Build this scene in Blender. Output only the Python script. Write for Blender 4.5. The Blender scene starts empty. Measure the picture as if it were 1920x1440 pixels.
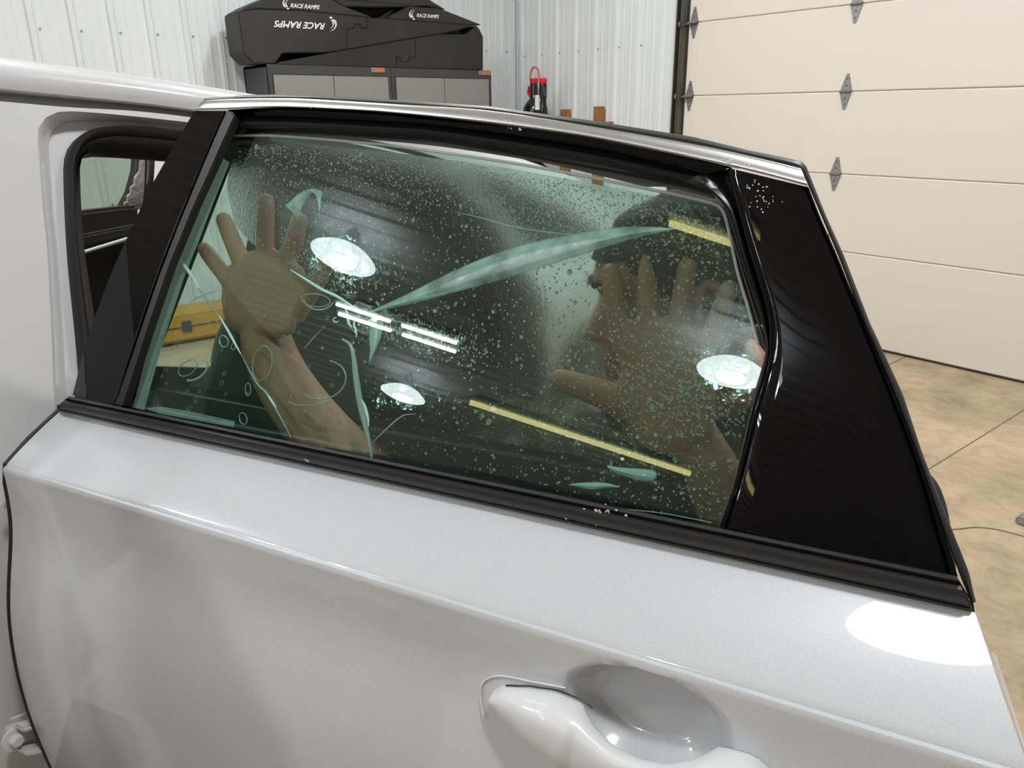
import bpy, bmesh, math, random
from mathutils import Vector, Matrix, noise
random.seed(7)
sc = bpy.context.scene
COL = sc.collection
V = Vector
PI = math.pi

# ------------------------------------------------------------------ camera
FPX = 1442.0
CAM = V((0, 0, 1.46))
TH, RHO, AZ = math.radians(19.45), math.radians(0.6), math.radians(38.9)
_fh = V((math.sin(AZ), math.cos(AZ), 0)); _rh = V((math.cos(AZ), -math.sin(AZ), 0)); ZZ = V((0, 0, 1))
FW = _fh*math.cos(TH) - ZZ*math.sin(TH)
_u0 = _fh*math.sin(TH) + ZZ*math.cos(TH)
RT = _rh*math.cos(RHO) - _u0*math.sin(RHO)
UP = _u0*math.cos(RHO) + _rh*math.sin(RHO)
cd = bpy.data.cameras.new('camera')
cd.sensor_fit = 'HORIZONTAL'; cd.sensor_width = 36.0; cd.lens = FPX/1920*36.0
cd.clip_start = 0.02; cd.clip_end = 100
cam = bpy.data.objects.new('camera', cd); COL.objects.link(cam)
m = Matrix((RT, UP, -FW)).transposed().to_4x4(); m.translation = CAM
cam.matrix_world = m
sc.camera = cam

# ------------------------------------------------------------------ world, exposure
w = bpy.data.worlds.new('world'); sc.world = w; w.use_nodes = True
w.node_tree.nodes['Background'].inputs[0].default_value = (0.8, 0.9, 1, 1)
w.node_tree.nodes['Background'].inputs[1].default_value = 0.05
sc.view_settings.view_transform = 'Standard'
sc.view_settings.look = 'None'
sc.view_settings.gamma = 1
sc.view_settings.use_curve_mapping = False
sc.view_settings.exposure = 0.0
LED_POWER = 300.0      # radiance of the led plate in each high bay lamp
DOME_POWER = 11.0       # radiance of the frosted bowl around it
TUBE_POWER = 60.0

# ------------------------------------------------------------------ frames of reference
def ray(x, y): return FW*FPX + RT*(x-960) + UP*(720-y)
def on(x, y, p, n):
    d = ray(x, y); return CAM + d*((p-CAM).dot(n)/d.dot(n))
B = on(115, 770, V((0, 0, 1.085)), ZZ)          # hinge end of the rear door at belt height
E_ = on(1815, 1143, V((0, 0, 1.085)), ZZ)
S = (E_-B); S.z = 0; LEN = S.length; S.normalize()   # along the open door
N = V((S.y, -S.x, 0))
if N.dot(CAM-B) < 0: N = -N                     # outward normal of the door
BETA = math.radians(22)
NG = N*math.cos(BETA) + ZZ*math.sin(BETA)       # normal of the leaning window part
A_ = math.radians(66.2)
CA = V((math.sin(A_), math.cos(A_), 0))         # car axis, rearwards
CO = V((math.cos(A_), -math.sin(A_), 0))        # out of the car side
BT = math.radians(20)
OC = CO*math.cos(BT) + ZZ*math.sin(BT)
def D(s, n, z): return V((B.x, B.y, 0)) + S*s + N*n + ZZ*z     # door coordinates
def K(a, o, z): return V((B.x, B.y, 0)) + CA*a + CO*o + ZZ*z   # car coordinates
def dloc(p): q = p-B; return q.dot(S), q.dot(N), p.z
def g(x, y, e=0.0): return on(x, y, B+NG*e, NG)                # on the leaning window plane
def dn(x, y, n=0.0): return on(x, y, B+N*n, N)                 # on an upright plane of the door
def body(x, y, d=0.06):                                        # on the car side
    p = on(x, y, B-OC*d, OC)
    if p.z < 1.085: p = on(x, y, B-CO*d, CO)
    if p.z < .2: p.z = .2
    return p
def far(x, y, o=1.7):
    p = on(x, y, B-CO*o, CO); p.z = max(p.z, .22); return p
XR, YB, ZC = 4.77, 5.82, 3.9
XL, YF = -12.0, -8.0
def wr(x, y, X=XR): return on(x, y, V((X, 0, 0)), V((1, 0, 0)))
def wb(x, y, Y=YB): return on(x, y, V((0, Y, 0)), V((0, 1, 0)))

# ------------------------------------------------------------------ materials
def mat(name, col=(.8, .8, .8), rough=.5, metal=0, coat=0, coat_rough=.03, spec=.5, bump=None, var=None, trans=0, ior=1.45, emis=None, aniso=0):
    mt = bpy.data.materials.new(name); mt.use_nodes = True
    nt = mt.node_tree; b = nt.nodes['Principled BSDF']
    b.inputs['Base Color'].default_value = (*col, 1)
    b.inputs['Roughness'].default_value = rough
    b.inputs['Metallic'].default_value = metal
    b.inputs['Coat Weight'].default_value = coat
    b.inputs['Coat Roughness'].default_value = coat_rough
    b.inputs['Specular IOR Level'].default_value = spec
    b.inputs['Transmission Weight'].default_value = trans
    b.inputs['IOR'].default_value = ior
    if emis:
        b.inputs['Emission Color'].default_value = (*emis[:3], 1); b.inputs['Emission Strength'].default_value = emis[3]
    tc = nt.nodes.new('ShaderNodeTexCoord')
    def nz(scale, detail=3, rough_=.5, stretch=None):
        n = nt.nodes.new('ShaderNodeTexNoise'); n.inputs['Scale'].default_value = scale
        n.inputs['Detail'].default_value = detail; n.inputs['Roughness'].default_value = rough_
        if stretch:
            mp = nt.nodes.new('ShaderNodeMapping'); mp.inputs['Scale'].default_value = stretch
            nt.links.new(tc.outputs['Object'], mp.inputs[0]); nt.links.new(mp.outputs[0], n.inputs[0])
        else: nt.links.new(tc.outputs['Object'], n.inputs[0])
        return n
    if var:    # (scale, colour2, low, high[, stretch])
        n = nz(var[0], 5, .6, var[4] if len(var) > 4 else None)
        r = nt.nodes.new('ShaderNodeValToRGB')
        r.color_ramp.elements[0].position = var[2]; r.color_ramp.elements[1].position = var[3]
        r.color_ramp.elements[0].color = (*col, 1); r.color_ramp.elements[1].color = (*var[1], 1)
        nt.links.new(n.outputs['Fac'], r.inputs[0]); nt.links.new(r.outputs[0], b.inputs['Base Color'])
    if bump:   # (scale, strength, distance)
        n = nz(bump[0], 2, .5, bump[3] if len(bump) > 3 else None)
        bp = nt.nodes.new('ShaderNodeBump'); bp.inputs['Strength'].default_value = bump[1]; bp.inputs['Distance'].default_value = bump[2]
        nt.links.new(n.outputs['Fac'], bp.inputs['Height']); nt.links.new(bp.outputs[0], b.inputs['Normal'])
        nt.links.new(bp.outputs[0], b.inputs['Coat Normal']) if len(bump) > 4 else None
    return mt

def sheet_mat(name, tint, rough=0.0, gain=1.0, bump=None, haze=0.0, hazecol=(.6, .75, .7), refr=0.0, refr_bump=None, hazemask=None):
    """clear sheet seen straight through: tinted transparency plus schlick reflection on each face"""
    mt = bpy.data.materials.new(name); mt.use_nodes = True; nt = mt.node_tree
    for n in list(nt.nodes): nt.nodes.remove(n)
    L = nt.links.new
    out = nt.nodes.new('ShaderNodeOutputMaterial')
    tr = nt.nodes.new('ShaderNodeBsdfTransparent'); tr.inputs[0].default_value = (*tint, 1)
    gl = nt.nodes.new('ShaderNodeBsdfGlossy'); gl.inputs['Roughness'].default_value = rough
    geo = nt.nodes.new('ShaderNodeNewGeometry')
    tc = nt.nodes.new('ShaderNodeTexCoord')
    def M(op, a=None, b_=None):
        n = nt.nodes.new('ShaderNodeMath'); n.operation = op
        for i, v in enumerate((a, b_)):
            if v is None: continue
            if isinstance(v, (int, float)): n.inputs[i].default_value = v
            else: L(v, n.inputs[i])
        return n.outputs[0]
    dt = nt.nodes.new('ShaderNodeVectorMath'); dt.operation = 'DOT_PRODUCT'
    L(geo.outputs['Normal'], dt.inputs[0]); L(geo.outputs['Incoming'], dt.inputs[1])
    c = M('ABSOLUTE', dt.outputs['Value'])
    p = M('POWER', M('SUBTRACT', 1.0, c), 5.0)
    f = M('MULTIPLY', M('ADD', M('MULTIPLY', p, .96), .04), gain)
    def bumpnode(sc_, st, dist, detail=3, mask=None):
        n = nt.nodes.new('ShaderNodeTexNoise'); n.inputs['Scale'].default_value = sc_; n.inputs['Detail'].default_value = detail
        L(tc.outputs['Object'], n.inputs[0])
        bp = nt.nodes.new('ShaderNodeBump'); bp.inputs['Strength'].default_value = st; bp.inputs['Distance'].default_value = dist
        L(n.outputs['Fac'], bp.inputs['Height']); return bp.outputs[0]
    if bump: L(bumpnode(*bump), gl.inputs['Normal'])
    base = tr.outputs[0]
    if refr:
        rf = nt.nodes.new('ShaderNodeBsdfRefraction'); rf.inputs['Roughness'].default_value = 0.0
        rf.inputs['IOR'].default_value = refr; rf.inputs['Color'].default_value = (*tint, 1)
        L(bumpnode(*refr_bump), rf.inputs['Normal'])
        mm = nt.nodes.new('ShaderNodeMixShader'); mm.inputs[0].default_value = .85
        L(base, mm.inputs[1]); L(rf.outputs[0], mm.inputs[2]); base = mm.outputs[0]
    if haze:
        tl = nt.nodes.new('ShaderNodeBsdfTranslucent'); tl.inputs[0].default_value = (*hazecol, 1)
        df = nt.nodes.new('ShaderNodeBsdfDiffuse'); df.inputs[0].default_value = (*hazecol, 1)
        h2 = nt.nodes.new('ShaderNodeMixShader'); h2.inputs[0].default_value = .5
        L(tl.outputs[0], h2.inputs[1]); L(df.outputs[0], h2.inputs[2])
        hz = nt.nodes.new('ShaderNodeMixShader'); hz.inputs[0].default_value = haze
        if hazemask:
            n = nt.nodes.new('ShaderNodeTexNoise'); n.inputs['Scale'].default_value = hazemask[0]; n.inputs['Detail'].default_value = 4
            L(tc.outputs['Object'], n.inputs[0])
            r = nt.nodes.new('ShaderNodeMapRange'); r.inputs[1].default_value = hazemask[1]; r.inputs[2].default_value = hazemask[2]
            r.inputs[3].default_value = 0; r.inputs[4].default_value = haze
            L(n.outputs['Fac'], r.inputs[0]); L(r.outputs[0], hz.inputs[0])
        L(base, hz.inputs[1]); L(h2.outputs[0], hz.inputs[2]); base = hz.outputs[0]
    mx = nt.nodes.new('ShaderNodeMixShader')
    L(f, mx.inputs[0]); L(base, mx.inputs[1]); L(gl.outputs[0], mx.inputs[2]); L(mx.outputs[0], out.inputs[0])
    return mt

def emit_mat(name, col, st, noise_=None):
    mt = bpy.data.materials.new(name); mt.use_nodes = True; nt = mt.node_tree
    for n in list(nt.nodes): nt.nodes.remove(n)
    out = nt.nodes.new('ShaderNodeOutputMaterial'); e = nt.nodes.new('ShaderNodeEmission')
    e.inputs[0].default_value = (*col, 1); e.inputs[1].default_value = st
    nt.links.new(e.outputs[0], out.inputs[0]); return mt

MT = {}
MT['paint'] = mat('white_pearl_paint', (.595, .60, .61), .42, 0, 1, .015, .5, var=(900, (.52, .54, .59), .45, .62))
MT['paint_plain'] = mat('white_body_paint', (.70, .70, .71), .35, 0, .8, .03)
MT['gloss_black'] = mat('gloss_black_trim', (.002, .002, .003), .015, 0, 0, .012, .35, bump=(3, .04, .01, (1, 1, 1), 1))
MT['rubber'] = mat('matte_black_rubber', (.022, .021, .022), .42, spec=.45, bump=(400, .15, .0004))
MT['rubber_soft'] = mat('satin_black_rubber', (.008, .008, .010), .30, spec=.5)
MT['seal_grey'] = mat('dark_grey_frame_flange', (.075, .075, .073), .45)
MT['silver'] = mat('satin_silver_trim', (.56, .56, .55), .32, 1.0)
MT['chrome'] = mat('chrome', (.85, .85, .85), .45, .6)
MT['glass'] = sheet_mat('green_door_glass', (.77, .90, .855), 0.0, 1.3)
MT['glass_far'] = sheet_mat('green_side_glass', (.66, .74, .68), 0.0, 1.0)
MT['glass_dark'] = mat('dark_quarter_glass', (.004, .006, .006), .04, 0, 0)
MT['film'] = sheet_mat('wet_window_film', (.93, .955, .95), 0.01, .35, bump=(45, .25, .002, 3), haze=.035, hazecol=(.45, .55, .53), refr=1.16, refr_bump=(190, .65, .0024, 3), hazemask=(9, .45, .72))
MT['film_dry'] = sheet_mat('smooth_window_film', (.95, .96, .955), 0.01, .3, haze=.03)
MT['film_edge'] = sheet_mat('milky_film_edge', (.75, .85, .80), .1, 1.0, haze=.62, hazecol=(.95, .98, .96))
MT['film_crease_glint'] = sheet_mat('lifted_film_crease', (.72, .84, .82), .12, 2.2, bump=(300, .8, .002, 3), haze=.75, hazecol=(.70, .92, .90), hazemask=(30, .2, .62))
MT['film_bright'] = mat('bright_wet_crease', (.70, .88, .86), .18, spec=.8, coat=.5)
MT['film_line'] = mat('thin_crease_line', (.30, .40, .38), .2, spec=.8, coat=.5)
MT['plastic_int'] = mat('charcoal_interior_plastic', (.085, .078, .072), .5, bump=(500, .2, .0006))
MT['cloth_int'] = mat('black_seat_fabric', (.012, .012, .013), .8, bump=(600, .3, .001))
MT['navy'] = mat('navy_seat_fabric', (.008, .010, .018), .8)
MT['headliner'] = mat('grey_headliner', (.10, .10, .10), .9)
MT['carpet'] = mat('black_car_carpet', (.01, .01, .01), .95)
MT['wall'] = mat('white_steel_siding', (.82, .845, .845), .38, spec=.4, var=(1.2, (.77, .80, .80), .35, .7))
MT['ceil'] = mat('white_steel_ceiling', (.86, .88, .90), .35)
MT['trimw'] = mat('white_trim', (.80, .82, .83), .4)
MT['garage'] = mat('cream_garage_panel', (.82, .755, .655), .5, var=(1.5, (.79, .74, .655), .3, .7), bump=(350, .08, .0008))
MT['galv'] = mat('galvanized_steel', (.42, .43, .42), .42, .8, var=(60, (.28, .28, .27), .4, .65))
MT['rust'] = mat('grimy_roller', (.22, .19, .14), .6, .3)
MT['track'] = mat('dark_track_steel', (.12, .115, .09), .5, .5)
MT['woodj'] = mat('brown_jamb_wood', (.26, .17, .10), .7)
MT['seam'] = mat('dark_seam', (.16, .14, .11), .8)
MT['ramp'] = mat('black_ramp_foam', (.020, .019, .018), .55, bump=(150, .3, .001), var=(3, (.030, .028, .027), .4, .6))
MT['white_ink'] = mat('white_lettering', (.85, .83, .78), .6)
MT['cab'] = mat('dark_grey_cabinet', (.055, .055, .055), .45)
MT['cabside'] = mat('slate_cabinet_side', (.06, .065, .07), .5)
MT['orange'] = mat('orange_badge', (.62, .16, .03), .4)
MT['red'] = mat('red_plastic', (.75, .02, .02), .35)
MT['redtube'] = mat('pink_clear_tube', (.75, .18, .20), .25)
MT['blackp'] = mat('black_plastic', (.012, .012, .012), .22, coat=.4)
MT['wood'] = mat('raw_pine', (.42, .20, .07), .6, var=(6, (.30, .13, .045), .4, .65, (6, 6, 1)))
MT['orangebox'] = mat('orange_case_plastic', (.62, .30, .04), .5)
MT['skin'] = mat('skin', (.56, .23, .15), .5, var=(25, (.47, .17, .11), .4, .7))
MT['hair'] = mat('short_brown_hair', (.045, .032, .018), .75, bump=(500, 1.0, .003))
MT['shirt'] = mat('black_tshirt', (.010, .010, .011), .85, bump=(30, .3, .006))
MT['jeans'] = mat('dark_jeans', (.02, .025, .04), .85)
MT['eye'] = mat('eye_white', (.7, .7, .7), .2)
MT['lampb'] = mat('white_lamp_housing', (.6, .6, .6), .5)
MT['led'] = emit_mat('led_plate', (.93, .97, 1.0), LED_POWER)
MT['bowl'] = emit_mat('frosted_lamp_bowl', (.93, .97, 1.0), DOME_POWER)
MT['tube'] = emit_mat('fluorescent_tube', (1, .99, .97), TUBE_POWER)
MT['warm'] = emit_mat('warm_strip_light', (1.0, .86, .38), 7.0)

# water drops: refracting domes
mt = bpy.data.materials.new('water_drop'); mt.use_nodes = True
b_ = mt.node_tree.nodes['Principled BSDF']
b_.inputs['Base Color'].default_value = (.98, .97, .97, 1); b_.inputs['Roughness'].default_value = .06
b_.inputs['Transmission Weight'].default_value = .42; b_.inputs['IOR'].default_value = 1.33
b_.inputs['Specular IOR Level'].default_value = .8
MT['drop'] = mt

# concrete floor
def concrete():
    mt = bpy.data.materials.new('stained_concrete'); mt.use_nodes = True; nt = mt.node_tree; L = nt.links.new
    b = nt.nodes['Principled BSDF']; tc = nt.nodes.new('ShaderNodeTexCoord')
    def nz(s, d, r, dist=0):
        n = nt.nodes.new('ShaderNodeTexNoise'); n.inputs['Scale'].default_value = s; n.inputs['Detail'].default_value = d
        n.inputs['Roughness'].default_value = r; n.inputs['Distortion'].default_value = dist; L(tc.outputs['Object'], n.inputs[0]); return n
    n1 = nz(1.6, 8, .62, .4); r1 = nt.nodes.new('ShaderNodeValToRGB')
    e = r1.color_ramp.elements; e[0].position = .32; e[0].color = (.34, .255, .16, 1); e[1].position = .62; e[1].color = (.64, .50, .335, 1)
    L(n1.outputs['Fac'], r1.inputs[0])
    n2 = nz(9, 8, .7, .8); r2 = nt.nodes.new('ShaderNodeValToRGB')
    e = r2.color_ramp.elements; e[0].position = .30; e[0].color = (.70, .66, .6, 1); e[1].position = .6; e[1].color = (1.05, 1.03, 1, 1)
    L(n2.outputs['Fac'], r2.inputs[0])
    mx = nt.nodes.new('ShaderNodeMix'); mx.data_type = 'RGBA'; mx.blend_type = 'MULTIPLY'; mx.inputs[0].default_value = .8
    L(r1.outputs[0], mx.inputs[6]); L(r2.outputs[0], mx.inputs[7]); L(mx.outputs[2], b.inputs['Base Color'])
    b.inputs['Roughness'].default_value = .5
    bp = nt.nodes.new('ShaderNodeBump'); bp.inputs['Strength'].default_value = .1; bp.inputs['Distance'].default_value = .004
    L(n2.outputs['Fac'], bp.inputs['Height']); L(bp.outputs[0], b.inputs['Normal'])
    return mt
MT['floor'] = concrete()

# diamond tread door skin
def tread():
    mt = mat('diamond_tread_metal', (.34, .33, .31), .42, .55); nt = mt.node_tree; L = nt.links.new
    b = nt.nodes['Principled BSDF']; tc = nt.nodes.new('ShaderNodeTexCoord')
    hs = []
    for sg in (1, -1):
        mp = nt.nodes.new('ShaderNodeMapping'); mp.inputs['Rotation'].default_value = (0, sg*PI/4, 0); L(tc.outputs['Object'], mp.inputs[0])
        vv = nt.nodes.new('ShaderNodeTexVoronoi'); vv.inputs['Scale'].default_value = 1
        m2 = nt.nodes.new('ShaderNodeMapping'); m2.inputs['Scale'].default_value = (34, 1, 14) ; L(mp.outputs[0], m2.inputs[0])
        vv.inputs['Randomness'].default_value = 0; L(m2.outputs[0], vv.inputs[0]); hs.append(vv.outputs['Distance'])
    mn = nt.nodes.new('ShaderNodeMath'); mn.operation = 'MINIMUM'; L(hs[0], mn.inputs[0]); L(hs[1], mn.inputs[1])
    bp = nt.nodes.new('ShaderNodeBump'); bp.inputs['Strength'].default_value = .35; bp.inputs['Distance'].default_value = .004; bp.invert = True
    L(mn.outputs[0], bp.inputs['Height']); L(bp.outputs[0], b.inputs['Normal'])
    return mt
MT['tread'] = tread()

# ------------------------------------------------------------------ mesh helpers
def link(name, me, m_, parent=None, smooth=False, kind=None, label=None, origin=None):
    if isinstance(m_, str): m_ = MT[m_]
    if m_ is not None: me.materials.append(m_)
    if origin is None:
        cs = [v.co for v in me.vertices]
        lo = V((min(c.x for c in cs), min(c.y for c in cs), min(c.z for c in cs))); hi = V((max(c.x for c in cs), max(c.y for c in cs), max(c.z for c in cs)))
        origin = V(((lo.x+hi.x)/2, (lo.y+hi.y)/2, lo.z))
    me.transform(Matrix.Translation(-origin))
    if smooth:
        for p in me.polygons: p.use_smooth = True
    me.update()
    o = bpy.data.objects.new(name, me); COL.objects.link(o)
    if parent is not None:
        o.parent = parent; o.location = origin - WORLD[parent.name]
    else: o.location = origin
    WORLD[o.name] = origin.copy()
    if kind: o['kind'] = kind
    if label: o['label'] = label
    return o
WORLD = {}
def empty(name, loc, label=None, cat=None, group=None, kind=None):
    o = bpy.data.objects.new(name, None); COL.objects.link(o); o.location = loc; WORLD[o.name] = V(loc)
    o.empty_display_size = .05
    tag(o, label, cat, group, kind); return o
def tag(o, label=None, cat=None, group=None, kind=None):
    if label: o['label'] = label
    if cat: o['category'] = cat
    if group: o['group'] = group
    if kind: o['kind'] = kind
    return o
class MB:
    def __init__(s): s.v = []; s.f = []
    def add(s, vs, fs):
        k = len(s.v); s.v += [V(p) for p in vs]; s.f += [tuple(i+k for i in f) for f in fs]; return s
    def box(s, lo, hi, fr=None):
        a, b = lo, hi
        p = [(a[0], a[1], a[2]), (b[0], a[1], a[2]), (b[0], b[1], a[2]), (a[0], b[1], a[2]), (a[0], a[1], b[2]), (b[0], a[1], b[2]), (b[0], b[1], b[2]), (a[0], b[1], b[2])]
        if fr: p = [fr(*q) for q in p]
        return s.add(p, [(0, 3, 2, 1), (4, 5, 6, 7), (0, 1, 5, 4), (1, 2, 6, 5), (2, 3, 7, 6), (3, 0, 4, 7)])
    def grid(s, rows, close=False):
        n = len(rows[0]); vs = [p for r in rows for p in r]; fs = []
        for i in range(len(rows)-1):
            for j in range(n-(0 if close else 1)):
                k = (j+1) % n
                fs.append((i*n+j, i*n+k, (i+1)*n+k, (i+1)*n+j))
        return s.add(vs, fs)
    def prism(s, poly, vec):
        n = len(poly); vec = V(vec)
        vs = [V(p) for p in poly] + [V(p)+vec for p in poly]
        fs = [tuple(range(n-1, -1, -1)), tuple(range(n, 2*n))] + [(i, (i+1) % n, n+(i+1) % n, n+i) for i in range(n)]
        return s.add(vs, fs)
    def tube(s, pts, r, n=8, caps=True, flat=None):
        pts = [V(p) for p in pts]; rows = []
        prev = None
        for i, p in enumerate(pts):
            t = (pts[min(i+1, len(pts)-1)] - pts[max(i-1, 0)]).normalized()
            ref = prev if prev is not None else (ZZ if abs(t.z) < .9 else V((1, 0, 0)))
            x = (ref - t*ref.dot(t)).normalized(); prev = x; y = t.cross(x)
            rr = r[i] if isinstance(r, (list, tuple)) else r
            rows.append([p + (x*math.cos(2*PI*k/n) + y*math.sin(2*PI*k/n))*rr for k in range(n)])
        k0 = len(s.v); s.grid(rows, True)
        if caps:
            s.f.append(tuple(k0+i for i in range(n-1, -1, -1))); e = k0+(len(pts)-1)*n; s.f.append(tuple(e+i for i in range(n)))
        return s
    def lathe(s, prof, c, n=24, ax=None):
        rows = []
        for r, z in prof: rows.append([V(c)+V((r*math.cos(2*PI*k/n), r*math.sin(2*PI*k/n), z)) for k in range(n)])
        return s.grid(rows, True)
    def mesh(s, name):
        me = bpy.data.meshes.new(name); me.from_pydata(s.v, [], s.f); me.validate(); return me
    def fix(s, name, bevel=0, seg=2, ang=.6):
        me = s.mesh(name); bm = bmesh.new(); bm.from_mesh(me)
        bmesh.ops.remove_doubles(bm, verts=bm.verts, dist=1e-6)
        bmesh.ops.recalc_face_normals(bm, faces=bm.faces)
        if bevel:
            es = [e for e in bm.edges if len(e.link_faces) == 2 and e.calc_face_angle(0) > ang]
            bmesh.ops.bevel(bm, geom=es, offset=bevel, segments=seg, affect='EDGES', clamp_overlap=True)
        bm.to_mesh(me); bm.free(); return me
    def build(s, name, m_, parent=None, bevel=0, smooth=False, seg=2, **kw):
        o = link(name, s.fix(name, bevel, seg), m_, parent, smooth, **kw)
        if bevel or smooth:
            for p in o.data.polygons: p.use_smooth = True
            try: o.data.set_sharp_from_angle(angle=math.radians(38))
            except Exception: pass
        return o
def resample(pts, n):
    pts = [V(p) if len(p) == 3 else V((p[0], p[1], 0)) for p in pts]
    d = [0]
    for a, b in zip(pts, pts[1:]): d.append(d[-1]+(b-a).length)
    out = []
    for k in range(n):
        t = d[-1]*k/(n-1); i = 0
        while i < len(pts)-2 and d[i+1] < t: i += 1
        u = (t-d[i])/max(d[i+1]-d[i], 1e-9); out.append(pts[i].lerp(pts[i+1], min(max(u, 0), 1)))
    return out
def spline(pts, n):
    """catmull-rom through the points, n samples"""
    P_ = [V(p) if len(p) == 3 else V((p[0], p[1], 0)) for p in pts]
    P_ = [P_[0]*2-P_[1]] + P_ + [P_[-1]*2-P_[-2]]; out = []
    m_ = len(P_)-3
    for k in range(n*6):
        t = k/(n*6-1)*m_; i = min(int(t), m_-1); u = t-i
        a, b, c, d = P_[i:i+4]
        out.append(.5*((2*b)+(c-a)*u+(2*a-5*b+4*c-d)*u*u+(3*b-a-3*c+d)*u**3))
    return resample(out, n)
def px(fn, pts, *a): return [fn(p[0], p[1], *a) for p in pts]
def inpoly(x, y, poly):
    c = False; j = len(poly)-1
    for i in range(len(poly)):
        if (poly[i][1] > y) != (poly[j][1] > y) and x < (poly[j][0]-poly[i][0])*(y-poly[i][1])/(poly[j][1]-poly[i][1])+poly[i][0]: c = not c
        j = i
    return c

# ================================================================== THE SETTING
def rib_profile(x0, x1, pitch=.2286, off=0.0, h=.019, w0=.050, w1=.026, mh=.003):
    """list of (x, height) across a ribbed steel sheet"""
    out = [(x0, 0)]; k = math.ceil((x0-off)/pitch)
    while off+k*pitch < x1-.05:
        c = off+k*pitch
        if c-w0/2 > x0+.02:
            out += [(c-w0/2, 0), (c-w1/2, h), (c+w1/2, h), (c+w0/2, 0)]
            for q in (.076, .152):
                if c+q+.014 < x1: out += [(c+q-.012, 0), (c+q-.006, mh), (c+q+.006, mh), (c+q+.012, 0)]
        k += 1
    out.append((x1, 0)); return out
def structure(o, kind='structure'): o['kind'] = kind; return o

# floor slab
fm = MB()
fm.box((XL-.1, YF-.1, -.12), (XR+.1, YB+.1, 0))
structure(fm.build('floor', 'floor'))
# control joints and the crack: shallow dark grooves
def groove(name, pts, w_=.006, parent=None):
    rows = []
    for i, p in enumerate(pts):
        t = (V(pts[min(i+1, len(pts)-1)])-V(pts[max(i-1, 0)])).normalized(); q = V((-t.y, t.x, 0))
        rows.append([V(p)-q*w_/2+ZZ*.0006, V(p)+q*w_/2+ZZ*.0006])
    return MB().grid(rows).build(name, 'crack', parent)
MT['crack'] = mat('dark_floor_crack', (.17, .12, .075), .8)
flo = bpy.data.objects['floor']
def fl(x, y): return on(x, y, V((0, 0, 0)), ZZ)
groove('control_joint', [fl(1640, 697), fl(1700, 668)], .009, flo)
groove('control_joint', [V((-6, 1.2, 0)), V((XR, 1.2, 0))], .006, flo)
groove('floor_crack', spline(px(fl, [(1760, 995), (1800, 992), (1830, 989), (1862, 992), (1890, 998), (1925, 1008), (1990, 1030)]), 40), .010, flo)

# back wall (behind the cabinets)
mb = MB(); pr = rib_profile(XL, XR, off=.975)
mb.grid([[V((x, YB-h, z)) for x, h in pr] for z in (0, 1.9, ZC)])
mb.box((XL, YB+.004, 0), (XR, YB+.08, ZC))
wall_back = structure(mb.build('wall_back', 'wall'))
sm = MB()
for k in range(-50, 17):
    for z in (1.97, .9, 3.0):
        x = .975+.2286*k+.042
        if XL < x < XR-.03:
            z_ = z - (.045*(x-1)/.9 if z == 1.97 and x > 1 else 0)*0
            sm.lathe([(.0, .0), (.007, .0)], (0, 0, 0), 6) if False else sm.box((x-.006, YB-.006, z-.006), (x+.006, YB, z+.006))
sm.build('screw', 'galv', wall_back, kind='stuff')

# right wall beside the garage door, between the corner and the door trim
YD = 3.86      # left edge of the door panels
YJ = 4.03      # white trim starts
mb = MB(); pr = rib_profile(YJ, YB, off=5.72)
mb.grid([[V((XR-h, y, z)) for y, h in pr] for z in (0, 1.9, ZC)])
mb.box((XR+.004, YJ, 0), (XR+.08, YB, ZC))
wall_right = structure(mb.build('wall_right', 'wall'))
mb = MB().box((XR+.004, YF, 0), (XR+.08, -1.4, ZC)).box((XR, -1.4, 3.42), (XR+.08, YJ, ZC))
pr = rib_profile(YF, -1.4, off=5.72); mb.grid([[V((XR-h, y, z)) for y, h in pr] for z in (0, 1.9, ZC)])
structure(mb.build('wall_right', 'wall'))
sm = MB()
for k in range(8):
    y = 5.68-.2286*k
    if y > YJ+.05:
        for z in (1.93, .9, 3.0): sm.box((XR-.006, y-.005, z-.005), (XR, y+.005, z+.005))
sm.build('screw', 'galv', wall_right, kind='stuff')
# corner trim
structure(MB().prism([V((XR-.03, YB-.02, 0)), V((XR-.03, YB-.045, 0)), V((XR-.022, YB-.03, 0)), V((XR-.022, YB, 0)), V((XR-.03, YB, 0))], (0, 0, ZC)).build('trim_1', 'trimw'))

# left and front walls, ceiling
mb = MB(); pr = rib_profile(YF, YB, off=.1)
mb.grid([[V((XL+h, y, z)) for y, h in pr] for z in (0, ZC)])
mb.box((XL-.08, YF, 0), (XL-.004, YB, ZC))
structure(mb.build('wall_left', 'wall'))
mb = MB(); pr = rib_profile(XL, XR, off=.1)
mb.grid([[V((x, YF+h, z)) for x, h in pr] for z in (0, ZC)])
mb.box((XL, YF-.08, 0), (XR, YF-.004, ZC))
structure(mb.build('wall_front', 'wall'))
mb = MB(); pr = rib_profile(XL, XR, off=.02, h=.022)
mb.grid([[V((x, y, ZC-h)) for x, h in pr] for y in (YF, YB)])
mb.box((XL, YF, ZC+.004), (XR, YB, ZC+.08))
structure(mb.build('ceiling', 'ceil'))

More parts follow.
